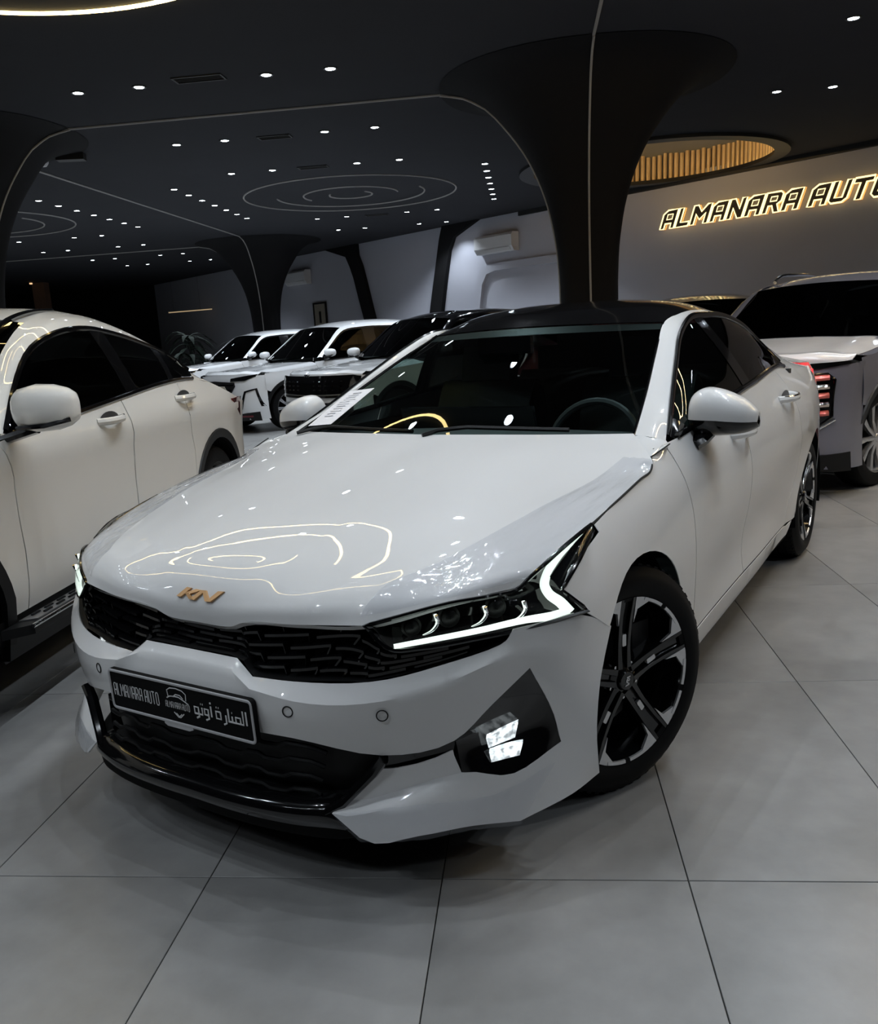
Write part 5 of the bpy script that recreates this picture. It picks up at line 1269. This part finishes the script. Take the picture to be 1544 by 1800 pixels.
def grey_extra(root, side, front, bz, Sf):
    hd_ = [c for c in root.children if c.name.startswith('hood')][0]; hm = hd_.data; V = [v.co + Vector((.002, 0, .005)) for v in hm.vertices]
    obj('hood_film', V, [tuple(p.vertices) for p in hm.polygons if sum(V[i].x for i in p.vertices) / 4 > -.40 and abs(sum(V[i].y for i in p.vertices) / 4) < .84], M_film, hd_, 60, outward=(0, 0, 1), thick=.002)
    for s in (1, -1):
        P = [(-1.5, .585, 1.625), (-1.6, .60, 1.665), (-2.0, .60, 1.70), (-2.7, .59, 1.675), (-3.1, .57, 1.61)]
        MB().tube([Vector((a, b * s, c)) for a, b, c in refine(np.array([P]), 4, 1)[0]], .017, 8).build('roof_rack_rail', M_chrome, root)
grey = suv_spec(paint=M_silver, face=grey_face, extra=grey_extra, hood0=1.0, hood1=1.13, spokes=10, rim=M_alloy, R=.37, steer=math.radians(-8),
   belt=[(-.5, 1.105), (-1.0, 1.12), (-1.8, 1.15), (-2.6, 1.18), (-3.1, 1.2), (-3.6, 1.19)])
grey_car, gside = build_car('suv', 'blue-grey SUV with white film on its hood, behind the sedan at the right', (1.914, 7.405), 38, grey)

# far: three white SUVs
def jet_face(root, on_front, front, Yf, hz0, hd):
    on_front('grille', [(0, .42), (.30, .44), (.56, .74), (.54, .80), (0, .82)], M_satin, .010, root)
    on_front('headlight', [(.46, .815), (.74, .82), (.89, .895), (.885, .91), (.46, .86)], M_gloss, .014, root)
    for z in (.5, .58, .66, .74): on_front('grille_bar', [(0, z), (.30 + (z - .42) * .8, z + .01), (.30 + (z - .42) * .8, z + .03), (0, z + .018)], M_gloss, .022, root)
    for q in ([(.62, .38), (.66, .38), (.74, .64), (.72, .66)], [(.72, .66), (.74, .64), (.86, .68), (.86, .70)], [(.86, .70), (.845, .68), (.875, .42), (.89, .42)]): on_front('fog_surround', q, M_gloss, .012, root)
    on_front('red_lip', [(0, .245), (.8, .26), (.8, .285), (0, .27)], mat('dark_red_trim', (.16, .01, .02), .4, noise=(10, (.12, .01, .015))), .02, root)
def kia_face(root, on_front, front, Yf, hz0, hd):
    on_front('grille', [(0, .66), (.80, .68), (.86, .74), (.86, .89), (.80, .91), (0, .905)], M_gloss, .012, root)
    on_front('bright_bar', [(0, .62), (.87, .635), (.88, .665), (0, .65)], M_chrome, .018, root)
    on_front('lower_intake', [(0, .34), (.78, .36), (.80, .56), (0, .57)], M_gloss, .012, root)
    on_front('corner_strake', [(.84, .36), (.89, .36), (.90, .62), (.86, .62)], M_white, .016, root)
    for k in range(5):
        for r_ in range(3): on_front('grille_stud', [(.18 + .12 * k, .72 + .055 * r_), (.205 + .12 * k, .72 + .055 * r_), (.205 + .12 * k, .735 + .055 * r_), (.18 + .12 * k, .735 + .055 * r_)], M_chrome, .02, root, .004)
    q = kia(lambda u, v, h: tuple(front((u - .96) * .07, hz0 - .035 + v * .03, h)), .012, .02); q.build('hood_badge', M_chrome, root, flat=True)
M_far = mat('cool_white_paint', (.76, .77, .79), .3, coat=1.0, noise=(3, (.79, .80, .82)))
build_car('suv', 'white SUV with black roof, dark grille and bright bumper bar, just behind the sedan', (-2.34, 11.87), 43, suv_spec(paint=M_far, face=kia_face, hood0=.93, hood1=1.05, roof_mat=M_gloss, rail_mat=M_gloss, wsx=-.50, R=.34,
   belt=[(-.5, 1.03), (-1.0, 1.05), (-1.8, 1.09), (-2.6, 1.12), (-3.1, 1.14), (-3.6, 1.13)]))
build_car('suv', 'white SUV with angular lamps and red lip, middle of the three far white SUVs', (-4.40, 14.15), 43, suv_spec(paint=M_far, face=jet_face, hood0=.92, hood1=1.04, wsx=-.62, R=.35,
   belt=[(-.5, 1.03), (-1.0, 1.05), (-1.8, 1.09), (-2.6, 1.12), (-3.1, 1.14), (-3.6, 1.13)]))
build_car('suv', 'white SUV farthest left of the three, its front hidden by the coupe SUV', (-7.2, 18.9), 43, suv_spec(paint=M_far, face=jet_face, hood0=.92, hood1=1.04, wsx=-.62, R=.35,
   belt=[(-.5, 1.03), (-1.0, 1.05), (-1.8, 1.09), (-2.6, 1.12), (-3.1, 1.14), (-3.6, 1.13)]))
build_car('suv', 'black SUV of which only the roof shows above the sedan, beside the column', (2.55, 11.6), 0, suv_spec(paint=M_gloss, face=jet_face, hood0=.93, hood1=1.05, R=.35))
# ================================================================== things on the walls and ceiling
# ---- illuminated sign
M_signface = mat('sign_face_dark', (.02, .015, .012), .5, noise=(10, (.03, .022, .016)))
M_signglow = mat('lit_sign_outline', (1, .9, .6), .4, emit=(1.0, .82, .40), estr=1.7, noise=(10, (1, .88, .55)))
M_signback = mat('lit_sign_halo', (1, .6, .25), .4, emit=(1.0, .46, .12), estr=.9, noise=(10, (1, .55, .2)))
sign = empty('wall_sign', wall(2.0, 3.1, .05)); tag(sign, 'sign of angular dark letters with glowing yellow outlines on the slanted wall', 'sign')
SO = wall(2.0, 3.1, .05)
cur = 0.0; SC = .0570
def sgn(t, z, d): return wall(t, z, d) - SO
adv = []
for ch in 'ALMANARA AUTO':
    if ch == ' ': cur += 1.9; continue
    adv.append((ch, cur)); cur += GLYPH[ch][2] + .48
for ch, c0 in adv:
    g = GLYPH[ch]
    fn = lambda u, v, h: tuple(sgn(4.13 - (u + c0 + v * .30) * .0722, 3.105 + v * SC, .06 + h))
    mb = MB(); glyph_mesh(mb, g[0], g[1], fn, 0, .03); L_ = mb.build('letter', M_signface, sign, flat=True)
    for k, ring in enumerate([g[0]] + g[1]):
        P = [Vector(fn(u, v, .032)) for u, v in ring]
        MB().tube(P, .0155 if k == 0 else .011, 6, closed=True, up=tuple(WN)).build('lit_outline', M_signglow, L_)
    P = [Vector(fn(u, v, -.03)) for u, v in g[0]]
    MB().tube(P, .012, 5, closed=True, up=tuple(WN)).build('halo_strip', M_signback, L_)

# ---- wall air conditioners
M_acw = mat('air_conditioner_white', (.60, .61, .63), .4, noise=(4, (.57, .58, .6)))
def aircon(t, z, w, h, lab):
    root = empty('air_conditioner', wall(t, z, .01)); tag(root, lab, 'air conditioner', 'wall air conditioners'); base = wall(t, z, .01)
    def P(u, v, d): return tuple(wall(t + u, z + v, .01 + d) - base)
    sec = [(0, -h / 2), (0, h / 2), (.20, h / 2), (.25, h / 2 - .06), (.25, -h / 2 + .12), (.17, -h / 2)]
    V = [P(-w / 2, v, d) for d, v in sec] + [P(w / 2, v, d) for d, v in sec]
    MB().add(V, [tuple(range(6)), tuple(range(11, 5, -1))] + [(i, (i + 1) % 6, (i + 1) % 6 + 6, i + 6) for i in range(6)]).build('housing', M_acw, root, 25)
    V = [P(-w * .44, -h / 2 + .02, .19), P(w * .44, -h / 2 + .02, .19), P(w * .44, -h / 2 + .09, .245), P(-w * .44, -h / 2 + .09, .245)]
    V2 = [tuple(Vector(p) + WN * .012) for p in V]
    MB().add(V + V2, [(0, 1, 2, 3), (7, 6, 5, 4), (0, 4, 5, 1), (1, 5, 6, 2), (2, 6, 7, 3), (3, 7, 4, 0)]).build('air_flap', M_plate_rim, root, flat=True)
aircon(8.68, 3.36, 1.25, .42, 'white wall air conditioner above the rounded duct, near the big column')
aircon(17.45, 3.33, 1.15, .42, 'white wall air conditioner in the dim far wall bay')

# ---- framed picture far back
root = empty('framed_picture', wall(16.5, 2.1, .01)); tag(root, 'small framed picture on the dim far wall', 'picture'); b0 = wall(16.5, 2.1, .01)
mm3 = Matrix(((WD.x, WN.x, 0), (WD.y, WN.y, 0), (0, 0, 1)))
def wbox(c, d, nm, m, par):
    mb = MB(); mb.box((0, 0, 0), d); mb.v = [tuple(mm3 @ (Vector(p) + Vector(c))) for p in mb.v]; return mb.build(nm, m, par, flat=True)
wbox((0, .015, 0), (.62, .03, .80), 'picture_panel', mat('picture_cream', (.30, .27, .22), .6, noise=(5, (.24, .21, .17))), root)
for c, d in (((0, .03, .40), (.68, .04, .05)), ((0, .03, -.40), (.68, .04, .05)), ((.325, .03, 0), (.05, .04, .85)), ((-.325, .03, 0), (.05, .04, .85))): wbox(c, d, 'frame_bar', M_satin, root)
wbox((0, .034, -.02), (.10, .01, .35), 'picture_motif', M_satin, root)

# ---- security camera on the ceiling
cx, cy = -6.30, 11.68
root = empty('security_camera', (cx, cy, CEIL)); tag(root, 'white security camera hanging at the upper left', 'security camera')
mb = MB(); mb.lathe([(.001, 0), (.05, 0), (.05, -.03), (.02, -.05)], 16, 'z'); mb.build('camera_mount', M_acw, root)
mb = MB(); mb.lathe([(.001, -.05), (.055, -.05), (.075, -.08), (.07, -.13), (.04, -.17), (.001, -.18)], 18, 'z'); mb.build('camera_dome', M_acw, root)
sb = empty('ceiling_speaker', (cx + .32, cy + .15, CEIL)); tag(sb, 'black ceiling speaker beside the security camera', 'speaker')
MB().box((0, 0, -.05), (.36, .16, .09), rz=.2).build('speaker_body', M_trim, sb, flat=True)
MB().tube([Vector((-.1, 0, 0)), Vector((-.1, 0, -.03))], .012, 6).build('speaker_bracket', M_trim, sb)

# ---- paper sheet behind the windscreen
F3 = Vector((-math.sin(PSI), -math.cos(PSI), 0)); L3 = Vector((math.cos(PSI), -math.sin(PSI), 0)); O3 = Vector((-.5363, 2.7457, 0))
def cw(x, y, z): return O3 + F3 * x + L3 * y + Vector((0, 0, z))
PS = [(-.505, -.668, .984), (-.520, -.560, .990), (-.800, -.535, 1.112), (-.775, -.652, 1.102)]
PS = [Vector(p) + Vector((-.006, 0, .012)) for p in PS]
c0 = sum(PS, Vector()) / 4; C0 = cw(*c0)
paper = empty('paper_sheet', C0); tag(paper, 'white printed paper sheet on the windscreen corner of the sedan', 'paper')
pw = [cw(*p) - C0 for p in PS]; nrm = (pw[1] - pw[0]).cross(pw[2] - pw[0]).normalized()
if nrm.z < 0: nrm = -nrm
def pp(u, v, h=0.0):
    p = pw[0] * (1 - u) * (1 - v) + pw[1] * u * (1 - v) + pw[2] * u * v + pw[3] * (1 - u) * v
    return p + nrm * (h + .006 * math.sin(PI * u) * math.sin(PI * v))
gu = np.linspace(0, 1, 6)
obj('sheet', [tuple(pp(u, v)) for u in gu for v in gu], grid_faces(6, 6), mat('white_paper', (.80, .78, .80), .7, noise=(30, (.76, .75, .77))), paper, outward=tuple(nrm), thick=.0008)
M_ink = mat('grey_ink', (.30, .30, .33), .8, noise=(60, (.42, .42, .45)))
for k in range(11):
    v = .86 - .065 * k; a, b = (.36, .70) if k == 0 else (.26 + .10 * random.random(), .80 - .16 * random.random())
    hgt = .014 if k == 0 else .008
    obj('text_line', [tuple(pp(a, v, .0016)), tuple(pp(b, v, .0016)), tuple(pp(b, v + hgt * 2.2, .0016)), tuple(pp(a, v + hgt * 2.2, .0016))], [(0, 1, 2, 3)], M_ink, paper, flat=True)

# ---- plants in the dark back corner
M_leaf = mat('dark_leaf', (.010, .016, .013), .7, noise=(8, (.016, .024, .018)), spec=.1)
M_pot = mat('dark_pot', (.02, .02, .02), .6, noise=(8, (.03, .03, .03)))
def plant(x, y, h, n, lab, seed):
    random.seed(seed); root = empty('potted_plant', (x, y, 0)); tag(root, lab, 'plant', 'potted plants in the dark corner')
    MB().lathe([(.001, 0), (.16, 0), (.21, .40), (.19, .40), (.17, .34), (.001, .34)], 18, 'z').build('pot', M_pot, root)
    MB().tube([Vector((0, 0, .3)), Vector((.02, .01, h * .55)), Vector((0, .02, h * .8))], [.03, .022, .012], 6).build('stem', M_pot, root)
    for k in range(n):
        a = 2.4 * k + random.random(); z0 = h * (.45 + .4 * random.random()); ln = h * (.28 + .16 * random.random()); up = .5 * random.random() + .15
        d = Vector((math.cos(a), math.sin(a), 0)); sd = Vector((-d.y, d.x, 0)); V = []
        for i in range(6):
            t = i / 5; p = Vector((0, 0, z0)) + d * (ln * t) + Vector((0, 0, ln * (up * 1.6 * t - 1.1 * t * t))); w_ = .07 * math.sin(PI * min(1, t * .92 + .06)) * h / 1.8
            V += [p - sd * w_, p + Vector((0, 0, .012)), p + sd * w_]
        obj('leaf', V, [(3 * i + j, 3 * i + j + 1, 3 * i + 4 + j, 3 * i + 3 + j) for i in range(5) for j in range(2)], M_leaf, root)
plant(-9.9, 25.2, 2.05, 34, 'tall dark leafy plant beside the far column, left of it', 5)
plant(-8.15, 24.0, 1.75, 22, 'dark palm-like plant against the pale wall end behind the far white cars', 9)

# ---- warm lit post and strip far left
po = MB().box((-17.2, 30.5, 2.0), (.45, .35, 4.0)).build('wooden_post', mat('brown_wood_post', (.20, .11, .07), .6, noise=(6, (.14, .08, .05))), flat=True)
tag(po, 'brown wooden post above the roof of the coupe SUV', 'post')
ws_ = MB().tube([Vector((-13.0, 31.5, 2.72)), Vector((-11.4, 31.6, 2.75))], .02, 6).build('strip_light', mat('warm_strip', (1, .8, .5), .5, emit=(1, .72, .40), estr=.35, noise=(10, (1, .75, .5))))
tag(ws_, 'short warm strip light hanging far back in the dark corner', 'strip light')
for dx in (.2, 1.2): MB().tube([Vector((-13.0 + dx, 31.5, 2.74)), Vector((-13.0 + dx, 31.5, 4.0))], .004, 4).build('hanging_wire', M_trim, ws_)
pl_ = MB().tube([Vector((-17.2, 29.9, CEIL - .03)), Vector((-17.2, 29.9, CEIL - .08))], .05, 8).build('warm_spot', mat('warm_spot_lens', (1, .8, .6), .4, emit=(1, .6, .3), estr=1, noise=(5, (1, .8, .6))))
tag(pl_, 'small warm spot lamp above the wooden post', 'spotlight')
